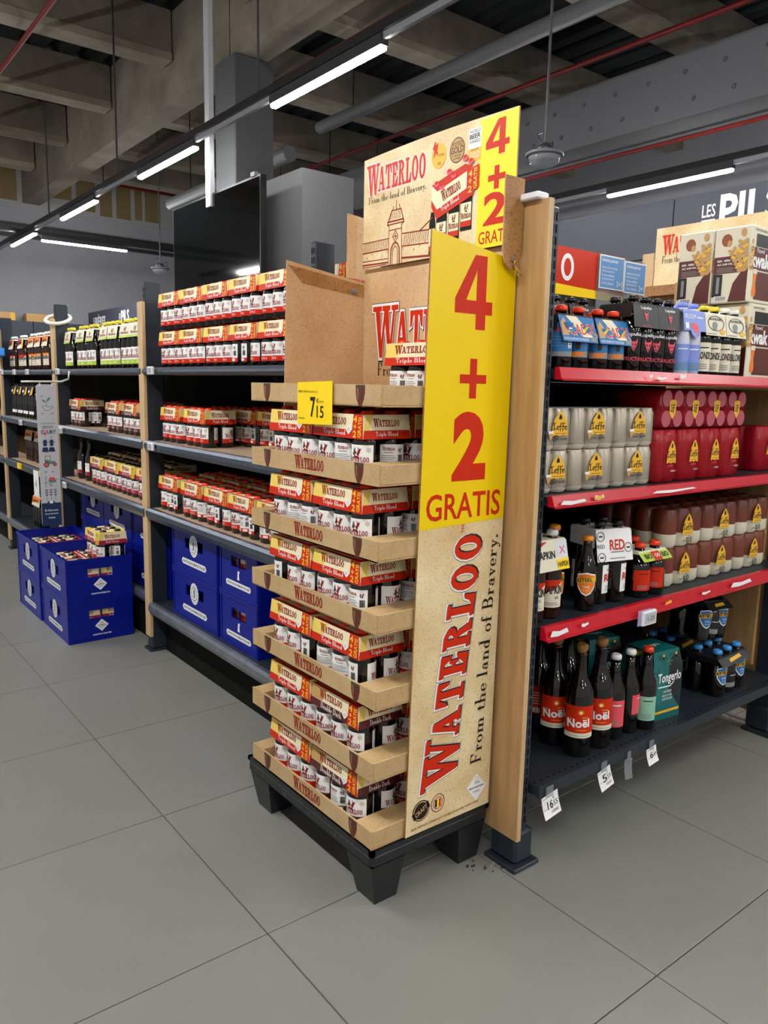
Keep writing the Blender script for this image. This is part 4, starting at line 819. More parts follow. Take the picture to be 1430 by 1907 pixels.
# ------------------------------------------------------------------ blue crates
def crate_meshes():
    L,W,Hh,T = .44,.305,.200,.008; key='crate'; b = MB()
    # long face: front at -X (u along -Y), short face at -Y
    def wall(F, w, holes):
        xs = sorted({0,w,*[h[0] for h in holes],*[h[2] for h in holes]}); zs = sorted({.0,Hh,*[h[1] for h in holes],*[h[3] for h in holes]})
        for i in range(len(xs)-1):
            for j in range(len(zs)-1):
                if any(h[0]<=xs[i]<h[2] and h[1]<=zs[j]<h[3] for h in holes): continue
                for hh,rev in ((0,0),(-T,1)):
                    q=[F(xs[i],zs[j],hh),F(xs[i+1],zs[j],hh),F(xs[i+1],zs[j+1],hh),F(xs[i],zs[j+1],hh)]; b.face(q[::-1] if rev else q,BLUECR)
        for x0,z0,x1,z1 in holes:
            for p,q in (((x0,z0),(x1,z0)),((x1,z0),(x1,z1)),((x1,z1),(x0,z1)),((x0,z1),(x0,z0))): b.face([F(*q,0),F(*q,-T),F(*p,-T),F(*p,0)],BLUECR)
        b.prism([(0,Hh-.016),(w,Hh-.016),(w,Hh),(0,Hh)],F,-.001,.004,BLUECR); b.prism([(0,0),(w,0),(w,.010),(0,.010)],F,-.001,.003,BLUECR)
        for x in (.006,w-.014): b.prism([(x,.01),(x+.008,.01),(x+.008,Hh-.016),(x,Hh-.016)],F,-.001,.0025,BLUECR)
    lh=[(.135,.105,.185,.150),(.255,.105,.305,.150)]; sh=[(.095,.110,.152,.150),(.156,.110,.213,.150)]
    wall(frame((-W/2,L/2,0),(0,-1,0),(0,0,1)),L,lh); wall(frame((W/2,-L/2,0),(0,1,0),(0,0,1)),L,lh)
    wall(frame((-W/2,-L/2,0),(1,0,0),(0,0,1)),W,sh); wall(frame((W/2,L/2,0),(-1,0,0),(0,0,1)),W,sh)
    b.box(-W/2,W/2,-L/2,L/2,.0,.006,BLUECR)
    body = b.data('crate_body')
    d = MB(); F = frame((-W/2-.0005,L/2,0),(0,-1,0),(0,0,1))
    bar=[(.10+.012,.036),(.34-.012,.036),(.34,.048),(.34-.012,.062),(.10+.012,.062),(.10,.048)]
    d.pr(poly(*bar),F,WHITE,.0006); d.pr(fit(text('ANTHONYMARTIN.BE',.015),.112,.043,.328,.055),F,NAVY,.001)
    d.pr(ell(.22,.125,.040,.046,20),F,WHITE,.0006); d.pr(ring(.22,.125,.026,.030,.023,.027,18)+rect(.212,.108,.228,.130)+poly((.212,.131),(.228,.131),(.224,.142),(.216,.142))+rect(.214,.143,.226,.146),F,NAVY,.001)
    for k in range(14): a=2*PI*k/14; d.pr(ell(.22+.032*math.cos(a),.125+.037*math.sin(a),.0028,.003,6),F,NAVY,.001)
    for z in (.112,.118,.124): d.pr(rect(.214,z,.226,z+.002),F,WHITE,.0013)
    artl = d.data('crate_print')
    d = MB(); F = frame((-W/2,-L/2-.0005,0),(1,0,0),(0,0,1))
    d.pr(poly((.120,.073),(.152,.043),(.184,.073),(.152,.103)),F,WHITE,.0006); d.pr(ring(.152,.082,.007,.007,.005,.005,10)+rect(.133,.070,.171,.074)+rect(.142,.062,.162,.064),F,GREY,.001); d.pr(fit(text('waterloo-beer.be',.015),.108,.026,.196,.036),F,WHITE,.0006)
    arts = d.data('crate_print')
    d = MB(); F = frame((-W/2,-L/2-.0005,0),(1,0,0),(0,0,1)); bar=[(.06,.034),(.245,.034),(.252,.045),(.245,.056),(.06,.056),(.053,.045)]
    d.pr(poly(*bar),F,WHITE,.0006); d.pr(fit(text('ANTHONYMARTIN.BE',.015),.064,.0405,.241,.050),F,NAVY,.001); d.pr(poly((.146,.066),(.164,.066),(.160,.085),(.166,.10),(.150,.10)),F,WHITE,.0006)
    arts2 = d.data('crate_print')
    return body,artl,arts,arts2
CR = crate_meshes()
def crate(label,x,y,z,rz=0,alt=False,fill=None,group='blue beer crates'):
    t = thing('beer_crate',label,'crate',(x,y,z),rz,group); obj('crate_body',CR[0],t); obj('crate_print',CR[1],t); obj('crate_print',CR[3 if alt else 2],t)
    return t
def crate_fill(x,y,z,label,n=(3,4)):
    """six-packs standing inside a crate, tops level with the rim"""
    for k,(dx,dy) in enumerate(((-.07,.107),(.072,.107),(-.07,-.107),(.072,-.107))): sixpack('cherry',label%('far outer','far inner','near outer','near inner')[k],x+dx,y+dy,z+.008,0,'cherry six-packs inside the floor crates',k==2)
fx,fy = 1.148,3.853
crate('blue crate on the floor at the near end, under the one with the single pack',fx,fy,0)
crate('blue crate on the floor with one six-pack standing up in it',fx,fy,.201)
crate('blue crate on the floor at the far end, lower of its two',fx-.003,fy+.465,0)
crate('blue crate on the floor under the info banner, full of packs',fx-.003,fy+.465,.201)
crate_fill(fx,fy,.201,'cherry six-pack inside the nearer open floor crate, %s corner'); crate_fill(fx-.003,fy+.465,.201,'cherry six-pack inside the farther open floor crate, %s corner')
for k in range(2): sixpack('cherry','cherry six-pack seen through the slot of the bottom floor crate, the %s one'%('outer','inner')[k],fx-.07+.142*k,fy-.107,.008,0,'cherry six-packs inside the floor crates')
sixpack('cherry','cherry six-pack standing on top of the nearer open floor crate',fx+.070,fy-.105,.365,.0,None)
kk=0
for tier,z in (('bottom',.233),('top',.434)):
    crate('blue crate with its long side out by the wood post, %s of the pair'%tier,1.462,2.935,z); crate('blue crate with its short end out on the lowest shelf, %s one'%tier,1.53,2.545,z,PI*1.5,True)
    crate('blue crate half behind the tall display, %s one'%tier,1.53,2.15,z)
    crate('blue crate of the second bay next to the wood post, %s one'%tier,1.515,3.555,z); crate('blue crate of the second bay in the middle, %s one'%tier,1.515,4.005,z); crate('blue crate of the second bay behind the info banner, %s one'%tier,1.535,4.456,z)
    for k in range(2): sixpack('triple','six-pack seen through the slot of the %s short-end crate, the %s one'%(tier,('farther','nearer')[k]),1.44,2.615-.142*k,z+.008,PI/2,'six-packs inside the shelf crates')

# ================================================================== RED BAY PRODUCTS
KIND['slim'] = dict(p=[(r*.9,z*.875) for r,z in KIND['long']['p']], c=[(r*.95,z*.875) for r,z in KIND['long']['c']], r=.0302*.9, n=14)
Q = PI/2
def can_mesh(r,h,lower,upper,split,lid):
    b = MB(); b.lathe([(r*.80,0),(r*.86,.003),(r,.010),(r,h*split),(r,h-.014),(r*.84,h-.003),(r*.82,h),(r*.78,h-.002),(r*.76,h-.004)],16,[lower,lower,lower,upper,upper,lid,lid,lid]); return b.data('can')
BLK = {'L':(.42,[[(.30,.95),(.10,.84),(.13,.12),(.0,.02)],[(.02,.08),(.2,.0),(.42,.14)],[(.0,.75),(.12,.9)]]),'e':(.30,[[(.02,.40),(.02,.1),(.13,0),(.27,.09)],[(.02,.38),(.13,.5),(.25,.38),(.05,.22)]]),
       'f':(.27,[[(.08,-.18),(.08,.78),(.18,.92),(.32,.84)],[(-.06,.47),(.24,.47)]])}
def black(word,w=.095):
    x=0; out=[]
    for c in word:
        wd,ss = BLK[c]
        for s in ss: out += line([(x+a,y) for a,y in s],w)
        x += wd+.02
    return out
def abbey(b,F,cx,z0,wd,h,sub,hh=.0008):
    """arched yellow window emblem with black-letter name"""
    b.pr(poly((cx-wd/2,z0),(cx-wd*.2,z0+h*.05),(cx,z0),(cx+wd*.2,z0+h*.05),(cx+wd/2,z0),(cx+wd*.46,z0+h*.40),(cx+wd*.36,z0+h*.68),(cx+wd*.12,z0+h*.93),(cx,z0+h),(cx-wd*.12,z0+h*.93),(cx-wd*.36,z0+h*.68),(cx-wd*.46,z0+h*.40)),F,GOLD,hh)
    b.pr(fit(black('Leffe'),cx-wd*.46,z0+h*.20,cx+wd*.46,z0+h*.56),F,BLACK,hh+.0004)
    b.pr(poly((cx-wd*.1,z0+h*.68),(cx+wd*.1,z0+h*.68),(cx+wd*.08,z0+h*.8),(cx,z0+h*.9),(cx-wd*.08,z0+h*.8)),F,BLACK,hh+.0004)
    b.pr(rect(cx-wd*.3,z0+h*.10,cx+wd*.4,z0+h*.12),F,BROWNP,hh+.0004)
CAN = dict(silver=(.0295,.105,SILVW,SILV,.12,SILVW,FILM), red=(.0285,.150,REDCAN,REDCAN,.5,REDCAN,FILMR), brown=(.0335,.118,BEIGE,BRCAN,.36,BRCAN,FILM))
def canfilm(kind,n,rows):
    r,h = CAN[kind][:2]; W=n*r*2-.0025; D=rows*r*2+.001; b = MB(); m = CAN[kind][6]
    X0,X1,Y0,Y1 = -D/2,D/2,-W/2,W/2; c=.016
    def rg(d,z): return [(X0+d+c,Y0+d,z),(X1-d-c,Y0+d,z),(X1-d,Y0+d+c,z),(X1-d,Y1-d-c,z),(X1-d-c,Y1-d,z),(X0+d+c,Y1-d,z),(X0+d,Y1-d-c,z),(X0+d,Y0+d+c,z)]
    R=[rg(.004,.001),rg(-.001,.012),rg(-.001,h-.014),rg(.005,h+.001)]; vs=sum(R,[]); fs=[(24,25,26,27,28,29,30,31)]
    for k in range(3):
        for i in range(8): j=(i+1)%8; fs.append((k*8+i,k*8+j,k*8+8+j,k*8+8+i))
    b.mesh(vs,fs,m,True); return b.data('shrink_film')
def canlogo(kind,n,rows):
    r,h=CAN[kind][:2]; D=rows*r*2+.002; W=n*r*2; b=MB(); F = frame((-D/2-.0015,W/2,0),(0,-1,0),(0,0,1)); cx=W/2
    if kind=='silver':
        abbey(b,F,cx,h*.34,.060,h*.58,''); b.pr(fit(text('BLONDE · BLOND',.02),cx-.03,h*.24,cx+.03,h*.30),F,BLACK,.0008); b.pr(fit(text('6x33cl'),W-.028,h*.12,W-.006,h*.18),F,BLACK,.0008); b.pr(rect(cx-.02,h*.17,cx+.016,h*.19),F,GREY,.0008)
        b.pr(poly((cx-.042,h*.40),(cx-.024,h*.40),(cx-.028,h*.30),(cx-.031,h*.25),(cx-.035,h*.25),(cx-.038,h*.30)),F,TAN,.001); b.pr(rect(cx-.042,h*.40,cx-.024,h*.46),F,WHITE,.001)
    elif kind=='red':
        cx=W*.62; abbey(b,F,cx,h*.36,.046,h*.44,''); b.pr(fit(text('RUBY',.02),cx-.015,h*.30,cx+.012,h*.335),F,PINK,.0008); b.pr(fit(text('4x50cl'),cx,h*.2,cx+.024,h*.235),F,WHITE,.0008)
    else:
        abbey(b,F,cx,h*.30,.058,h*.56,''); b.pr(fit(text('0.0',.02),cx-.005,h*.10,cx+.026,h*.24),F,BLACK,.0008); b.pr(rect(cx-.027,h*.14,cx-.01,h*.18),F,GREY,.0008)
    return b.data('film_print')
def canpack(kind,label,x,y,z,rz=Q,n=3,rows=2,group=None,lying=False):
    t = thing('can_pack',label,'can pack',(x,y,z),rz,group); r,h,lo,up,sp,lid,_=CAN[kind]
    me = cached(('can',kind),lambda: can_mesh(r,h,lo,up,sp,lid))
    for i in range(rows):
        for j in range(n): obj('can',me,t,(-r*(rows-1)+2*r*i,r*(n-1)-2*r*j,0),random.uniform(0,6))
    f = obj('shrink_film',cached(('film',kind,n,rows),lambda: canfilm(kind,n,rows)),t)
    if not lying: obj('film_print',cached(('fp',kind,n,rows),lambda: canlogo(kind,n,rows)),f)
    return t
# top shelf
zt=1.2755; GP='bottle packs on the red top shelf'
for x,y,l in ((1.463,1.369,'comic printed bottle pack partly hidden by the slotted post'),(1.583,1.318,'comic printed bottle pack, middle of the three'),(1.727,1.318,'comic printed bottle pack next to the black packs')):
    fourpack('cadix',l,x,y,zt,Q,GP,1 if x<1.5 else 2,'stub',GLASS,CAPR,[('comicback',),('comic',),('comic',),('comic',)] if x<1.6 else [('comic',)],.25,2,.0665,-.6)
for x,y,l in ((1.853,1.305,'black bottle pack with a pink wolf head, beside the comic packs'),(1.966,1.305,'black bottle pack with a pink wolf head, beside the frosted bottles'),(1.66,1.455,'black bottle pack behind the comic packs, nearer the oak board'),(1.78,1.455,'black bottle pack behind the comic packs, farther from the oak board')):
    fourpack('black',l,x,y,zt,Q,GP,2,'slim',GLASS,CAPK,[('lupulus',)],.3,2,.056,-.55)
fourpack('belgium','periwinkle carded pack of frosted bottles with a pink elephant',2.081,1.300,zt,Q,GP,2,'slim',FROST,CAPP,[('plain','PURPLE','LBLUE','',.012,.085,'w',.028)],.3,2,.056,-.5)
for x,l in ((2.196,'cream carded bottle pack beside the frosted bottles'),(2.311,'cream carded bottle pack beside the wheat carton')): fourpack('blonde',l,x,1.300,zt,Q,GP,2,'slim',GLASS,CAPY if x<2.25 else CAPW,[('plain','BEIGE',None,'BLONDE',.012,.095,'b',.028)],.3,2,.056,-.5)
def wheat(b,F,x,y,a,s,hh):
    for k in range(7):
        for sg in (-1,1): b.pr(xf(ell(0,0,.0085*s,.0048*s,8),1,1,sg*.0065*s,.011*s*k,sg*.7),lambda u,v,h=0: F(x+u*math.cos(a)-v*math.sin(a),y+u*math.sin(a)+v*math.cos(a),h),TAN if (k+sg)%3 else GOLD,hh+.0002*k)
    b.pr(ell(x-math.sin(a)*.088*s,y+math.cos(a)*.088*s,.007*s,.010*s,8),F,TAN,hh)
def kwak_data():
    W,D,Hh=.215,.118,.228; b=MB(); b.bbox(-W/2,W/2,-D/2,D/2,0,Hh,BEIGE,.003); F=frame((-W/2,D/2,0),(0,-1,0),(0,0,1))
    b.pr(rect(.003,.09,D-.03,Hh*.62)+poly((D-.03,.09),(D-.003,.09),(D-.003,Hh*.42),(D-.03,Hh*.62)),F,MAROON,.0006)
    b.pr(poly((.003,.02),(.035,.02),(.035,.088),(.003,.09)),F,BLACK,.0008); b.pr(poly((.058,.003),(D-.003,.003),(D-.003,.10),(.092,.089),(.070,.058)),F,MAROON,.0008); b.pr(rect(.016,.03,.026,.08),F,GREY,.0011)
    b.pr(ell(.040,.190,.017,.019,16),F,mat('bronze_print','#8f4a22',.5),.0007); b.pr(fit(text('BIER · BIÈRE · BEER',.03),.014,.126,.082,.133)+fit(text('ALC. 8,4% VOL.',.03),.014,.114,.066,.121),F,WHITE,.001)
    for k in range(4): b.pr(rect(.014,.094+.004*k,.075-.01*(k%2),.0955+.004*k),F,GREY,.001)
    b.pr(rect(.012,.006,.056,.022),F,WHITE,.0011)
    for k in range(14): b.pr(rect(.016+.0026*k,.008,.0168+.0026*k+.0005*(k%3),.020),F,BLACK,.0014)
    wheat(b,F,.099,.098,.05,1.25,.0024); wheat(b,F,.094,.098,.50,1.05,.0012)
    G=frame((-W/2,-D/2,0),(1,0,0),(0,0,1))
    b.pr(rect(.003,.098,W-.003,.165),G,MAROON,.0006); b.pr(rect(.03,.167,W-.02,.205),G,BLACK,.0006); b.pr(fit(text('kwak',.04),.008,.105,.125,.150),G,WHITE,.001); b.pr(fit(text('Pauwel'),.04,.150,.085,.163),G,WHITE,.001)
    b.pr(rect(.04,.01,W-.02,.094),G,BROWNP,.0006); b.pr(poly((.025,.096),(.05,.096),(.044,.06),(.05,.03),(.045,.018),(.028,.018),(.024,.03),(.031,.06)),G,ORNG,.0010); b.pr(rect(.025,.086,.05,.100),G,BEIGE,.0012); b.pr(fit(text('PREMIUM BEER'),.02,.212,.09,.219),G,BLACK,.001); wheat(b,G,.010,.10,0,.9,.0009)
    return b.data('carton_body')
for x,y,z,l in ((2.513,1.313,zt,'maroon and cream wheat carton in the front row, bottom of its pile'),(2.503,1.434,zt,'maroon and cream wheat carton in the back row, bottom of its pile'),(2.490,1.318,zt+.2305,'maroon and cream wheat carton in the front row, on top'),(2.488,1.439,zt+.2305,'maroon and cream wheat carton in the back row, on top')):
    t=thing('beer_carton',l,'carton',(x,y,z),0,'wheat cartons'); o=obj('carton_body',cached('kwak',kwak_data),t)
    b=MB(); b.box(-.05,.05,-.02,.02,.228,.2295,TAN); b.build('carry_handle',t)
# second shelf
zs=.9695; GC='silver film-wrapped can packs'
for tier,z in (('lower',zs),('upper',zs+.1065)):
    for x,n,rows,l in ((1.516,2,3,'nearest the slotted post'),(1.667,3,2,'in the middle'),(1.847,3,2,'beside the red cans')): canpack('silver','silver can pack on the %s tier, %s'%(tier,l),x,1.245+.0295*rows,z,Q,n,rows,GC)
for k,x in enumerate((1.998,2.116,2.234,2.352)):
    canpack('red','red can pack standing, %s from the silver cans'%ORD[k],x,1.30,zs,Q,2,2,'red film-wrapped can packs')
    t=canpack('red','red can pack lying on its side with can bottoms showing, %s from the silver cans'%ORD[k],x+.003,1.395,zs+.2095,Q,2,2,'red can packs laid on top',True)
    t.rotation_euler=(Q,0,0); t.location=(x+.003,1.395,zs+.2095)
    b=MB(); r=.0285
    for dx in (-r,r):
        for dy in (-r,r): b.pr(ell(dx,dy,.0255,.0255,18),frame((0,0,-.0),(1,0,0),(0,-1,0)),PINKF,.0014)
    F=frame((0,0,0),(1,0,0),(0,1,0)); FB=lambda u,v,h=0: (u,v,.152+h)
    b=MB()
    for dx in (-r,r):
        for dy in (-r,r): b.pr(ell(dx,dy,.0235,.0235,18),FB,PINKF,.001)
    b.pr(poly((-.017,.022),(0,.026),(.017,.022),(.015,-.012),(0,-.030),(-.015,-.012)),FB,GOLD,.0018); b.pr(fit(black('Lff',.12),-.011,-.012,.011,.014),FB,BLACK,.0022); b.build('end_print',t)
canpack('red','red can pack at the far end beyond the gap',2.64,1.33,zs,Q,2,2,'red film-wrapped can packs')
canpack('red','red can pack set back in the gap',2.50,1.52,zs,Q,2,2,'red film-wrapped can packs')
# third shelf
z3=.6415
fourpack('hapkin','cream carded bottle pack beside the slotted post on the third red shelf',1.5175,1.305,z3,Q,None,2,'long',AMBER,CAPW,[('hapkin','RED')],.12,2,None,-.62)
for x,y,kd,l in ((1.612,1.318,'mid','loose bottle with an orange cap behind, next to the cream carded pack'),(1.682,1.262,'stub','loose short bottle with an orange shield label beside the white carded pack')):
    t=thing('beer_bottle',l,'bottle',(x,y,z3)); bottle(t,'long' if kd=='mid' else 'slim',GLASS,CAPO,('kasteel','ORNG','TRIPEL'),(0,0,0),.75 if kd!='mid' else 1.5)
fourpack('redtag','white carded black-capped bottle pack in the middle of the third red shelf',1.808,1.315,z3,Q-.22,None,2,'long',GLASS,CAPK,[('plain','WHITE',None,'RED',.03,.11,'r')],.15,2,None,.75)
fourpack('redtag','white carded black-capped bottle pack set back in the dark',1.625,1.50,z3,Q-.1,None,2,'long',GLASS,CAPK,[('plain','WHITE',None,'RED',.03,.11,'r')],.15,2,None,.75)
fourpack('bio','lime carded red-labelled bottle pack beside the brown cans',1.968,1.298,z3,Q-.02,None,2,'stub',GLASS,CAPR,[('plain','RED','RED','',.02,.080)],.3,2,.072,-.5)
for tier,z in (('lower',z3),('upper',z3+.1195)):
    for row,y in (('front',1.33),('back',1.468)):
        for k,x in enumerate((2.165,2.378,2.590)): canpack('brown','brown can pack, %s tier, %s row, %s from the lime carded pack'%(tier,row,ORD[k]),x,y,z,Q,3,2,'brown film-wrapped can packs')
# lowest shelf
zb=.2245
for x,y,lab,l in ((1.715,1.430,'noelback','tall corked bottle with its barcode label showing, by the slotted post'),(1.690,1.349,'noel','tall corked red-label bottle between the barcode bottle and the front one'),(1.693,1.266,'noel','tall corked red-label bottle standing frontmost on the lowest shelf'),(1.782,1.266,'noel','tall corked red-label bottle behind the short bottles')):
    t=thing('corked_bottle',l,'bottle',(x,y,zb),0,'tall corked bottles'); bottle(t,'big',GLASS,CORK,(lab,),None,.78)
for k,(x,y) in enumerate(((1.52,1.40),(1.81,1.40),(1.76,1.53),(1.60,1.52))): t=thing('corked_bottle','tall corked bottle in the dark rear of the lowest shelf, %s from the front'%ORD[k],'bottle',(x,y,zb),0,'tall corked bottles'); bottle(t,'big',GLASS,CORK,('noel',),None,Q)
for x,y,cap,kd,lab,l in ((1.862,1.272,CAPW,'mid',('plain','PINK','PINK','',.04,.12,'w'),'brown bottle with a coral barcode label beside the tall corked ones'),(1.934,1.272,CAPW,'mid',('plain','PINK',None,'',.06,.12,'w'),'brown bottle turned so only a coral label edge shows'),(1.998,1.256,CAPR,'mid',('plain','mint','','',.03,.105,'b'),'slim bottle with a mint green label and red cap beside the teal carton'),(1.885,1.345,CAPW,'mid',None,'brown bottle behind the coral labelled one')):
    t=thing('beer_bottle',l,'bottle',(x,y,zb),0,None)
    if lab and lab[1]=='mint': lab=('plain','MINT',None,'',.03,.105,'b')
    MINT=mat('mint_print','#8fc3a8',.5); bottle(t,kd,GLASS,cap,lab,None,1.9 if 'turned' in l else .9)
def tongerlo(label,x,y,z,rz):
    t=thing('bottle_carton',label,'carton',(x,y,z),rz,'teal bottle cartons'); W,D,Hh=.135,.128,.245
    b=MB(); prof=[(0,0),(W,0),(W,.165),(W-.012,.215),(.012,.215),(0,.165)]
    Pf=lambda s:[(s*D/2,yy-W/2,zz) for yy,zz in prof]
    for s in (-1,1):
        pts=[(s*D/2,-W/2,0),(s*D/2,W/2,0),(s*D/2,W/2,.165),(s*(D/2-.012),W/2-.008,.218),(s*(D/2-.012),-W/2+.008,.218),(s*D/2,-W/2,.165)]
        b.face(pts if s>0 else pts[::-1],TEAL); q=[(px-s*.0015,py,pz) for px,py,pz in pts]; b.face(q[::-1] if s>0 else q,DECKR)
    tp=[(-D/2+.012,-W/2+.008,.218),(D/2-.012,-W/2+.008,.218),(D/2-.012,W/2-.008,.218),(-D/2+.012,W/2-.008,.218)]; b.face(tp,TEAL); b.face([(a,c,d-.0015) for a,c,d in tp][::-1],DECKR)
    for s in (-1,1): 
        pts=[(-D/2,s*W/2,0),(D/2,s*W/2,0),(D/2,s*W/2,.06),(-D/2,s*W/2,.06)]; b.face(pts if s<0 else pts[::-1],TEAL)
    b.build('carton_body',t)
    b=MB(); F=frame((-D/2-.0005,W/2,0),(0,-1,0),(0,0,1))
    b.pr(fit(text('Tongerlo',.02),W*.16,.112,W*.96,.152),F,WHITE); b.pr(line([(W*.2,.108),(W*.6,.106),(W*.72,.118)],.004),F,WHITE)
    for k,(s,wd) in enumerate((('WINTERBIER',.28),('BIÈRE DE NOËL',.34),('CHRISTMAS BEER',.36))): b.pr(fit(text(s),W*(.52-wd/2),.086-.012*k,W*(.52+wd/2),.094-.012*k),F,WHITE)
    for k in range(6): a=PI*k/3; b.pr(line([(W*.5,.188),(W*.5+.013*math.cos(a),.188+.013*math.sin(a))],.002),F,SG); b.pr(ell(W*.5+.013*math.cos(a),.188+.013*math.sin(a),.003,.003,6),F,SG)
    b.pr(rect(.004,.022,W-.004,.030),F,GOLD); b.pr(poly((.03,.04),(.07,.1),(.02,.16),(.005,.1)),F,mat('teal_light','#11716e',.4),.0004)
    b.pr(rect(W*.25,.196,W*.33,.212)+rect(W*.68,.196,W*.76,.212),F,BLACK,.0008); b.pr(rect(W*.26,.205,W*.32,.213)+rect(W*.69,.205,W*.75,.213),F,GOLD,.0011); b.pr(fit(text('Tongerlo',.02),-.03,-.012,.03,.012),lambda u,v,h=0:(v,-u,.2185+h),WHITE); b.build('carton_print',t)
    for i in (-.030,.030):
        for j in (-.031,.031): bottle(t,'slim',GLASS,CAPY,None,(i,j,.001))
    return t
tongerlo('teal bottle carton standing in front on the lowest shelf',2.105,1.310,zb,Q-.10); tongerlo('teal bottle carton behind the mint labelled bottle',2.05,1.49,zb,Q-.25)
KL=[('kasteel','BLUE','XTRA'),('plain','BLACK','GREY','',.02,.07,'w'),('kasteel','BLUE','XTRA')]
fourpack('kast','black carded blue-shield bottle pack in front at the oak end',2.487,1.300,zb,Q+.06,'blue shield packs',3,'stub',GLASS,CAPB,KL,.25,2,.068,-.35)
t=fourpack('kast','black carded blue-shield bottle pack tipped on top of the front one',2.46,1.365,zb+.171,Q+.12,'blue shield packs',3,'stub',GLASS,CAPK,KL,.25,2,.068,-.35); t.rotation_euler=(.14,0,Q+.12)
fourpack('kast','black carded blue-shield bottle pack behind the front one',2.487,1.475,zb,Q+.06,'blue shield packs',3,'stub',GLASS,CAPB,KL,.25,2,.068,-.35)
# promo sign and notes standing behind the top shelf
t=thing('promo_sign','red sign with a white letter and yellow stripe behind the top shelf','sign',(1.86,1.735,zt))
b=MB(); b.box(0,.56,0,.012,0,.262,BLACK); b.build('support_panel',t)
b=MB(); b.box(0,.56,-.003,0,.262,.415,RED); F=FY(0,-.003,0); b.pr(poly((0,.262),(.56,.262),(.56,.285),(0,.302)),F,YEL); b.pr(ring(.245,.352,.033,.044,.019,.029,20),F,WHITE,.0008); b.build('sign_face',t)
for x,z,wd,h,l in ((2.265,1.575,.138,.112,'pale blue notice of white lines beside the red sign'),(2.406,1.572,.128,.108,'pale blue notice next to the tan display board')):
    t=thing('paper_notice',l,'notice',(x,1.725,z)); b=MB(); b.box(0,wd,-.002,0,0,h,WHITE); b.build('sheet',t); b=MB(); F=FY(0,-.002,0); b.pr(rect(.004,.004,wd-.004,h-.004),F,LBLUE); b.pr(fit(text('Articles gratuits',.015),.01,h-.024,wd*.72,h-.012),F,WHITE,.001)
    for k,s in enumerate(('Scannez tous les articles','même les gratuits','ils sont déduits','automatiquement','à la caisse')): b.pr(fit(text(s),.012,h-.044-.013*k,.012+wd*(.5 if k else .62),h-.036-.013*k),F,WHITE,.001)
    b.pr(fit(text('2+1'),wd*.7,.012,wd*.92,.03),F,WHITE,.001); b.build('print',t)
b=MB(); b.box(2.262,2.53,1.7262,1.7312,1.277,1.685,CLEAR); tag(b.build('notice_holder'),'clear upright holder behind the two blue notices','holder')

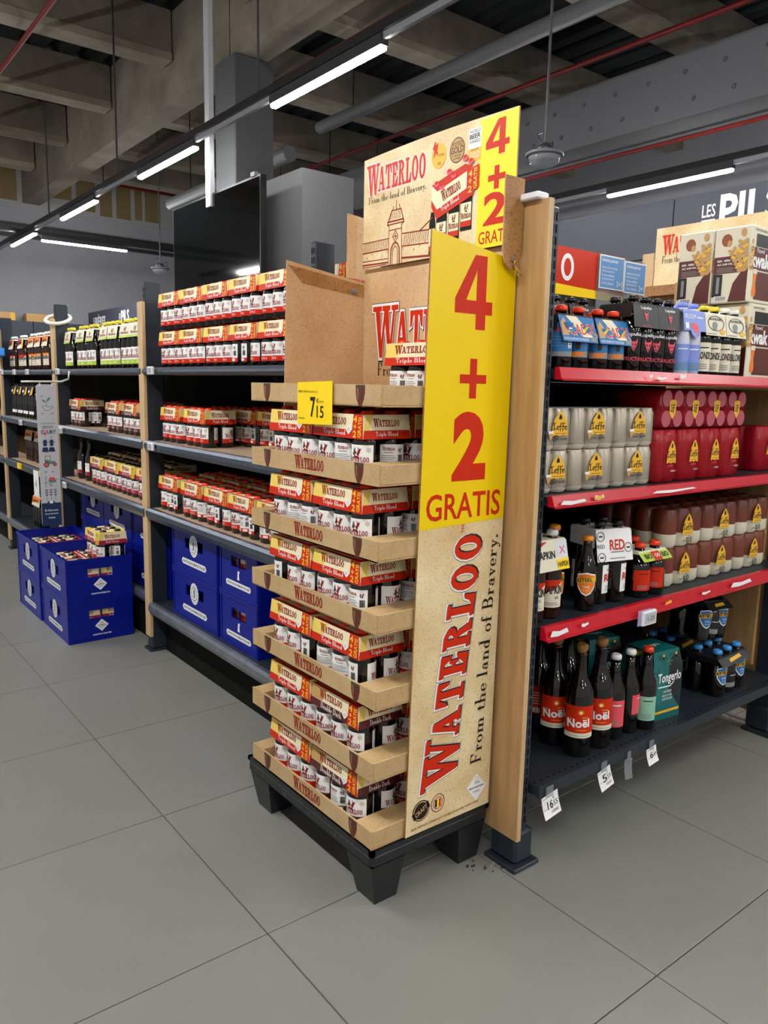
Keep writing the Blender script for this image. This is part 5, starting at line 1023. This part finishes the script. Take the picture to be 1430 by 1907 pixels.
# ================================================================== SECOND TAN DISPLAY IN THE NEXT AISLE
def header_art(t,W,Hh):
    """printed header board; local origin at its far lower corner on the -X face, u runs towards -Y"""
    F=FX(0,0,0)
    b=MB(); ys=W*.79; b.pr(rect(ys,0,W,Hh),F,YHEAD,.0004)
    for s,y0,y1 in (('4',.70,.965),('+',.44,.60),('2',.17,.42)): 
        if s=='+': c=ys+(W-ys)*.5; m=Hh*.53; b.pr(rect(c-.028,m-.007,c+.028,m+.007)+rect(c-.008,m-.026,c+.008,m+.026),F,RED)
        else: b.pr(fit(FOUR if s=='4' else text(s,.03,3),ys+.022,Hh*y0,W-.025,Hh*y1),F,RED)
    b.pr(fit(text('GRATIS',.01),ys+.008,Hh*.03,W-.008,Hh*.13),F,RED)
    b.build('offer_print',t)
    b=MB(); b.pr(fit(slab('WATERLOO',.045),.010,Hh*.65,.272,Hh*.955),F,WHITE,.0005); b.pr(fit(slab('WATERLOO',.0),.014,Hh*.66,.268,Hh*.945),F,RED,.0012); b.pr(fit(TAGLINE,.024,Hh*.575,.272,Hh*.655),F,BLACK,.0008); b.build('lettering',t)
    b=MB(); w=.0022; Q1=lambda u,v: (u,Hh*v*.86)
    def L_(*p,ww=w): b.pr(line([Q1(*q) for q in p],ww),F,DRED,.0007)
    L_((.118,.0),(.120,.40),(.112,.42)); L_((.178,.0),(.174,.40),(.184,.42)); L_((.112,.42),(.184,.42),(.170,.56),(.130,.56),(.112,.42),ww=.003); L_((.113,.45),(.182,.45),ww=.004); L_((.134,.56),(.138,.60)); L_((.166,.56),(.162,.61)); L_((.150,.56),(.150,.66)); L_((.120,.36),(.174,.36))
    for k in range(6): L_((.122+.009*k,.47),(.130+.007*k,.54),ww=.0015)
    L_((.128,.0),(.130,.16),(.138,.21),(.148,.225),(.158,.21),(.166,.16),(.168,.0),ww=.004); L_((.136,.0),(.137,.15),(.148,.19),(.159,.15),(.160,.0))
    L_((.148,.35),(.160,.29),(.148,.23),(.136,.29),(.148,.35)); L_((.148,.32),(.148,.26)); L_((.141,.29),(.155,.29))
    L_((.0,.17),(.118,.17),ww=.003); L_((.0,.28),(.118,.28)); L_((.0,.04),(.118,.03),ww=.004); L_((.178,.17),(.300,.15),ww=.003); L_((.178,.30),(.300,.28),ww=.003); L_((.250,.29),(.300,.39),ww=.003); L_((.178,.05),(.30,.02),ww=.005); L_((.0,.08),(.118,.07)); L_((.0,.015),(.11,.012))
    for k in range(14): L_((.005+.008*k,.18),(.010+.008*k,.27),ww=.0014)
    for k in range(14): L_((.184+.008*k,.18),(.190+.008*k,.28),ww=.0014)
    for k in range(12): L_((.02+.023*k,.10+.03*(k%3)),(.022+.023*k,.125+.03*(k%3)),ww=.0014)
    b.build('gate_drawing',t)
    b=MB()
    for x,y,c in ((.318,.83,GOLD),(.385,.83,TAN)): b.pr(ell(x,Hh*y,.027,.030,22),F,c,.0006); b.pr(ring(x,Hh*y,.027,.030,.0245,.0275,22),F,BROWNP if c is TAN else GOLD,.0009)
    b.pr(poly((.294,Hh*.90),(.303,Hh*.96),(.309,Hh*.92),(.316,Hh*.95),(.311,Hh*.88),(.317,Hh*.83),(.307,Hh*.86),(.298,Hh*.82),(.301,Hh*.88)),F,RED,.0012); b.pr(fit(text('LYON'),.318,Hh*.82,.338,Hh*.845)+fit(text('OR'),.312,Hh*.755,.326,Hh*.78),F,BROWNP,.001)
    b.pr(fit(text('VOTED'),.366,Hh*.865,.404,Hh*.895)+fit(text('GOLD',.01),.362,Hh*.805,.408,Hh*.86)+fit(text('BY THE WORLD'),.369,Hh*.78,.401,Hh*.795)+fit(text('BEST BEER'),.373,Hh*.757,.397,Hh*.772),F,BLACK,.001)
    b.pr(rect(.425,Hh*.80,.468,Hh*.955),F,WHITE,.0006); b.pr(rect(.425,Hh*.70,.468,Hh*.80),F,GOLD,.0006)
    for s,a,c in (('WORLD',.92,.945),('BEER',.875,.912),('AWARDS',.84,.867)): b.pr(fit(text(s,.02 if s=='BEER' else 0),.428,Hh*a,.465,Hh*c),F,BLACK,.001)
    b.pr(fit(text('GOLD'),.430,Hh*.725,.464,Hh*.775),F,WHITE,.001); b.pr(fit(text('BELGIUM'),.434,Hh*.785,.46,Hh*.797),F,BLACK,.001); b.build('award_print',t)
    b=MB()
    for k,(u,v) in enumerate(((.300,.02),(.335,.06),(.381,.11),(.425,.17))):
        wd=.020 if k else .012; b.pr(poly((u-wd,Hh*v),(u+wd,Hh*v),(u+wd,Hh*(v+.26)),(u+wd*.5,Hh*(v+.36)),(u-wd*.5,Hh*(v+.36)),(u-wd,Hh*(v+.26))),F,GLASS,.0006+.0002*k)
        b.pr(rect(u-wd*.9,Hh*(v+.03),u+wd*.9,Hh*(v+.22)),F,CREAM,.0012+.0002*k); b.pr(rect(u-wd*.9,Hh*(v+.03),u+wd*.9,Hh*(v+.075)),F,RED,.0016+.0002*k)
        if k: b.pr(fit(WATER,u-.017,Hh*(v+.09),u+.017,Hh*(v+.14)),F,DRED,.0018+.0002*k); battle(b,F,u-.009,Hh*(v+.165),.018,Hh*.05,.002)
    P1=lambda *q: poly(*[(a,Hh*c) for a,c in q])
    b.pr(P1((.318,.31),(.446,.45),(.448,.66),(.318,.54)),F,CREAM,.0022); b.pr(P1((.318,.31),(.450,.44),(.450,.53),(.318,.39)),F,RED,.0025); b.pr(P1((.296,.42),(.318,.31),(.318,.54),(.296,.60)),F,CREAM,.0022); b.pr(P1((.296,.42),(.318,.31),(.318,.39),(.296,.48)),F,RED,.0024)
    b.pr(P1((.296,.60),(.318,.54),(.448,.66),(.418,.70)),F,RED,.0023); b.pr(P1((.425,.435),(.466,.49),(.466,.67),(.425,.64)),F,RED,.0027)
    A=lambda pr,x,y: xf(pr,1,1,x,y,.27)
    b.pr(A(fit(WATER,0,0,.070,.028),.338,Hh*.44),F,DRED,.0030); b.pr(A(fit(serif('Triple Blond'),0,0,.068,.015),.336,Hh*.355),F,WHITE,.0030); b.pr(A(fit(text('4+2',.03),0,0,.045,.014,PI/2),.445,Hh*.49) if 0 else fit(text('GRATIS',.03),.449,Hh*.48,.461,Hh*.65,PI/2)+fit(text('4',.03),.430,Hh*.585,.444,Hh*.635)+fit(text('+',.03),.431,Hh*.53,.443,Hh*.575)+fit(text('2',.03),.430,Hh*.46,.444,Hh*.515),F,GOLD,.0031)
    for u,v in ((.315,.60),(.335,.57),(.362,.67),(.378,.635),(.418,.745),(.438,.705)): b.pr(ell(u,Hh*v,.010,.0075,10),F,PINK,.0034); b.pr(ell(u,Hh*(v+.012),.007,.004,8),F,RED,.0037)
    b.build('pack_picture',t)
t=thing('display_stand','tan card display with a printed header beyond the wheat cartons','display',(2.95,1.967,0))
b=MB(); b.box(0,.004,-.59,0,1.66,1.895,PARCH); hb=b.build('header_board',t)
b=MB(); F=FX(-.0005,0,1.66); Hh=.235; b.pr(rect(.47,0,.59,Hh),F,YHEAD,.0004); b.pr(fit(slab('WATERLOO',.0),.030,.125,.268,.205),F,RED,.0012); b.pr(fit(TAGLINE,.034,.085,.270,.122),F,BLACK); b.pr(fit(text('4+2',.05),.49,.08,.575,.2),F,RED); b.build('header_print',hb)
b=MB(); b.box(.004,.35,-.6,.06,0,1.62,KRAFT); b.build('carcass',t)
b=MB(); b.box(-.04,.36,-.61,.075,1.62,1.66,KRAFTD); b.build('ledge',t)
b=MB(); b.box(.0,.004,.005,.06,1.66,1.80,WOODE); b.build('side_tab',t)

# ================================================================== THE TALL CARD DISPLAY
# plastic quarter pallet
t=thing('plastic_pallet','black plastic quarter pallet on legs carrying the tall card display','pallet',(1.007,1.305,0))
PX,PY=.385,.60
b=MB(); b.bbox(0,PX,0,PY,.104,.146,PALLET,.010); deck=b.build('deck',t)
b=MB()
for a in ((0,PX,0,.012),(0,PX,PY-.012,PY),(0,.012,0,PY),(PX-.012,PX,0,PY)): b.box(*a,.140,.152,PALLET)
b.build('deck_rim',t)
def leg(x0,x1,y0,y1,dx0,dx1,dy0,dy1):
    b=MB(); b.hexa([(x0+dx0,y0+dy0,0),(x1-dx1,y0+dy0,0),(x1-dx1,y1-dy1,0),(x0+dx0,y1-dy1,0)],[(x0,y0,.106),(x1,y0,.106),(x1,y1,.106),(x0,y1,.106)],PALLET); b.build('leg',t)
for x0,x1,da,dc in ((.006,.105,.020,.012),(.285,.379,.014,.014)):
    for y0,y1,e,g in ((.006,.11,.012,.02),(PY-.11,PY-.006,.02,.012)): leg(x0,x1,y0,y1,da,dc,e,g)
b=MB()
for y in (.09,.21,.33,.45): b.pr(line([(y,.120),(y,.130)],.0015),frame((0,PY,0),(0,-1,0),(0,0,1)),GREY,.0005)
q=b.build('mould_marks',deck); q['kind']='stuff'

# structure: back, sides, header
d=thing('card_display','tall tan card display with yellow offer panel beside the red shelving','display',(0,0,0))
b=MB(); b.prism([(0,.156),(.58,.156),(.58,1.556),(0,1.556)],FX(1.385,1.884,0),-.005,0,KRAFT,TRAYE); back=b.build('back_panel',d)
b=MB(); F=FX(1.385,1.884,0)
b.pr(fit(slab('WATERLOO',.06),.040,1.292,.555,1.458),F,BLACK,.0005); b.pr(fit(slab('WATERLOO',.045),.041,1.297,.550,1.456),F,WHITE,.0009); b.pr(fit(slab('WATERLOO',.0),.047,1.305,.544,1.449),F,RED,.0014); b.pr(fit(TAGLINE,.072,1.245,.545,1.290),F,BLACK,.001); b.build('lettering',back)
side=[(1.100,.157),(1.384,.157),(1.396,1.519),(1.125,1.556)]
b=MB(); b.prism(side,FY(0,1.8865,0),-.004,0,KRAFT,TRAYE); far=b.build('side_panel',d)
b=MB(); F=FY(0,1.8862,0); b.pr(poly((1.127,1.545),(1.394,1.512),(1.394,1.478),(1.175,1.500)),F,KRAFTD,.0005); b.build('dark_band',far)  # darker kraft band along the top of the far side panel
b=MB(); b.tube([(1.345,1.887,1.493),(1.345,1.862,1.493)],.0035,8,CLEAR); b.lathe([(.009,0),(.009,.003),(.004,.005)],10,CLEAR,(0,0,0)); 
q=b.build('push_pin',far)
for i,v in enumerate(q.data.vertices):
    if v.co.z < .5: v.co=(1.345+v.co.x,1.882-v.co.z,1.493+v.co.y)
YP0=1.301
b=MB(); b.prism([(1.105,.157),(1.384,.157),(1.398,1.519),(1.133,1.556)],FY(0,YP0,0),-.005,0,PARCH,KRAFTD); pan=b.build('offer_panel',d)
F=FY(0,YP0,0)
def yx(z,u): # panel edge to edge at height z
    k=(z-.157)/1.4; a=1.105+.028*k; c=1.384+.014*k; return a+(c-a)*u
b=MB(); b.pr(poly((yx(.905,0),.903),(yx(.91,1),.911),(1.398,1.519),(1.133,1.556)),F,YPANEL,.0006)
b.build('yellow_print',pan)
b=MB()
b.pr(fit(FOUR,1.205,1.355,1.322,1.518),F,RED,.0012)
b.pr(rect(1.228,1.234,1.312,1.254)+rect(1.259,1.200,1.281,1.290),F,RED,.0012)
b.pr(fit(text('2',.05,4),1.213,1.010,1.321,1.170),F,RED,.0012)
b.pr(fit(text('GRATIS',.012,3),1.139,.921,1.377,.983),F,RED,.0012)
b.build('offer_lettering',pan)
b=MB()
FR=lambda u,v,h=0: F(1.248-v+.073*u/.62,.255+u,h)     # reads upwards, leaning with the panel
wl=.623
def wat(dd): return slab('WATERLOO',dd,1.3,.15)
e0=ext(wat(0)); kx=wl/(e0[2]-e0[0]); ky=.112/1.3
def put(dd,m,h,ox=0,oy=0): b.pr(xf(wat(dd),kx,ky,-e0[0]*kx+ox,ox*0+oy),FR,m,h)
put(.075,BLACK,.0006,-.0005,-.001); put(.064,WHITE,.0009); put(.018,BLACK,.0012,.0025,-.003); put(.010,RED,.0016)
b.build('vertical_name',pan)
b=MB(); FV=lambda u,v,h=0: F(1.352-v+.026*u/.58,.283+u,h)
b.pr(fit(TAGLINE,0,-.008,.588,.040),FV,BLACK,.0012)
b.pr(fit(text('TM'),.602,.118,.622,.128),FV,RED,.0010); b.build('tagline',pan)
b=MB(); b.pr(poly((1.337,.253),(1.372,.214),(1.338,.178),(1.303,.222)),F,WHITE,.001); b.pr(fit(text('MONT-SAINT-JEAN',.02),1.313,.212,1.364,.219)+fit(text('FERME'),1.331,.226,1.348,.231)+fit(text('WATERLOO'),1.326,.202,1.351,.207),F,BLACK,.0014); b.pr(ring(1.338,.239,.006,.006,.005,.005,10),F,GREY,.0014); b.build('diamond_badge',pan)
b=MB(); b.pr(ell(1.152,.213,.027,.027,22),F,BLACK,.0008); b.pr(ring(1.152,.213,.0245,.0245,.0215,.0215,20),F,TAN,.0012); b.pr(xf(rect(-.028,-.009,.028,.009),1,1,1.152,.213,.45),F,BLACK,.0012); b.pr(xf(fit(text('CRAFT',.02),-.021,-.006,.021,.006),1,1,1.152,.213,.45),F,TAN,.0016)
b.pr(ring(1.206,.216,.022,.024,.020,.022,20)+ring(1.206,.216,.015,.016,.0135,.0145,18),F,DRED,.0010); b.pr(rect(1.197,.206,1.203,.226),F,BLACK,.0012); b.pr(rect(1.203,.206,1.209,.226),F,YEL,.0012); b.pr(rect(1.209,.206,1.215,.226),F,RED,.0012)
b.pr(xf(fit(text('BEER BREWED CAREFULLY, TO BE CONSUMED WITH CARE'),0,0,.225,.007),1,1,1.122,.167,.02),F,BROWNP,.001); b.build('seals',pan)
# header board with artwork, and the two card tongues that hold it
hd=Vector((1.372,1.8755,1.556))
b=MB(); n=8; top=[(.585*i/n,.296+.006*math.sin(PI*i/n)) for i in range(n,-1,-1)]
b.prism([(0,0),(.585,0)]+top,FX(0,0,0),-.004,0,PARCH,TRAYE); head=b.build('header_board',d,tuple(hd)); 
# artwork pieces become sub-parts of the header
class _H: pass
header_art(head,.585,.294)
tong=[(0,.04),(.008,.015),(.022,.002),(.037,.0),(.052,.012),(.060,.035),(.062,.205),(0,.205)]
b=MB(); b.prism(tong,FY(1.335,YP0-.015,1.494),-.004,0,KRAFTD,TRAYE); tg=b.build('card_tongue',d)
b=MB(); b.lathe([(.006,0),(.006,.003),(.003,.005)],10,CLEAR); q=b.build('stud',tg,(1.367,YP0-.015,1.520)); q.rotation_euler=(Q,0,0)
b=MB(); P=[(1.369,YP0-.018,1.516)]
for k in range(26): P.append((1.368+.0007*k+.004*math.cos(k*1.3),YP0-.019-.004*abs(math.sin(k*.9)),1.512-.0012*k+.004*math.sin(k*1.3)))
b.tube(P,.0026,5,TAN); q=b.build('string_tie',tg)
b=MB(); b.prism([(0,0),(.062,0),(.062,.172),(0,.178)],FY(1.330,1.8935,1.53),-.004,0,KRAFT,TRAYE); b.build('card_tongue',d)

# trays
TZ=[1.179,1.009,.841,.675,.497,.325,.156]
def tray_data(first):
    D,L,Hh,E=.368,.566,.0475,.066; b=MB()
    b.box(0,D,0,L,0,.003,TRAYM); b.box(0,.0045,0,L,0,Hh,TRAYM); b.box(D-.004,D,0,L,0,Hh,TRAYM)
    for y0,y1 in ((0,E),(L-E*.8,L)): b.bbox(.0045,D-.004,y0,y1,.003,Hh-.001,TRAYM,.0015)
    F=frame((0,0,Hh-.001),(1,0,0),(0,1,0)); b.pr(rect(.055,.0,.0562,E)+rect(.01,.007,.055,.0082),F,TRAYE,.0004)
    G=FY(0,0,0); b.pr(rect(.0045,0,.0055,Hh),G,TRAYE,.0003)
    tr=b.data('tray_body')
    b=MB(); F=FX(0,L,0)
    for u in (.085,L-.072):
        g=lambda *q: poly(*[(u+a,Hh*c) for a,c in q])
        b.pr(g((-.017,.97),(.017,.97),(.0165,.6),(.013,.3),(.007,.10),(.0055,.0),(-.0055,.0),(-.007,.10),(-.013,.3),(-.0165,.6)),F,BROWNP,.0005); b.pr(g((-.017,.84),(.017,.84),(.017,.97),(-.017,.97)),F,mat('cup_rim','#4b3a2e',.5),.0008); b.pr(g((-.013,.82),(-.006,.82),(-.006,.3),(-.009,.3)),F,mat('cup_shine','#85664e',.5),.0008)
    if not first: b.pr(fit(WATER,.222,.008,.352,.043),F,DRED,.0006)
    return tr,b.data('tray_print')
for k,z in enumerate(TZ):
    body,art=cached(('tray',k==0),lambda: tray_data(k==0))
    t=thing('card_tray','tan card tray of the tall display, %s'%('topmost, with the yellow price card' if k==0 else ORD[k]+' from the top' if k<6 else 'lowest, resting on the pallet'),'tray',(1.008+random.uniform(-.002,.002),1.309,z),random.uniform(-.004,.004),'trays of the tall display')
    obj('tray_body',body,t); obj('tray_print',art,t)
# corner risers between the trays (thin card strip at the far side)
t=thing('price_card','yellow price card stuck on the topmost tray','price tag',(1.0035,1.632,1.129))
b=MB(); b.prism([(0,0),(.150,.004),(.150,.104),(0,.100)],FX(0,0,0),-.0008,0,YEL); b.build('card',t)
b=MB(); F=FX(0,0,0); b.pr(fit(text('7',.02),.058,.018,.080,.066),F,BLACK); b.pr(fit(text('15',.01),.086,.018,.116,.046),F,BLACK); b.pr(fit(text('€'),.085,.052,.094,.063)+fit(text('/PAQUET'),.096,.053,.116,.058)+fit(text('BIÈRE TRIPLE 6x33CL+2'),.006,.076,.090,.082)+rect(.006,.014,.034,.0155),F,BLACK); b.build('lettering',t)
# packs in the trays
GD_='red and cream six-packs in the tall display'
for k,z in enumerate(TZ[1:]):
    dark = k>=4
    for y,x,l,kd in ((1.697,1.089,'far front','triple'),(1.486,1.089,'near front','dark' if dark else 'triple'),(1.486,1.238,'near back','triple'),(1.697,1.238,'far back','triple')):
        sixpack(kd,('brown' if kd=='dark' else 'red')+' and cream six-pack in the display, %s tray from the top, %s corner'%(ORD[k+1],l),x,y+random.uniform(-.001,.001),z+.0035,random.uniform(-.005,.005),GD_,True,.45 if k in (1,2,3) else .1)
sixpack('triple','single red and cream six-pack left in the topmost tray',1.300,1.481,1.1825,0,None,False,1.0)
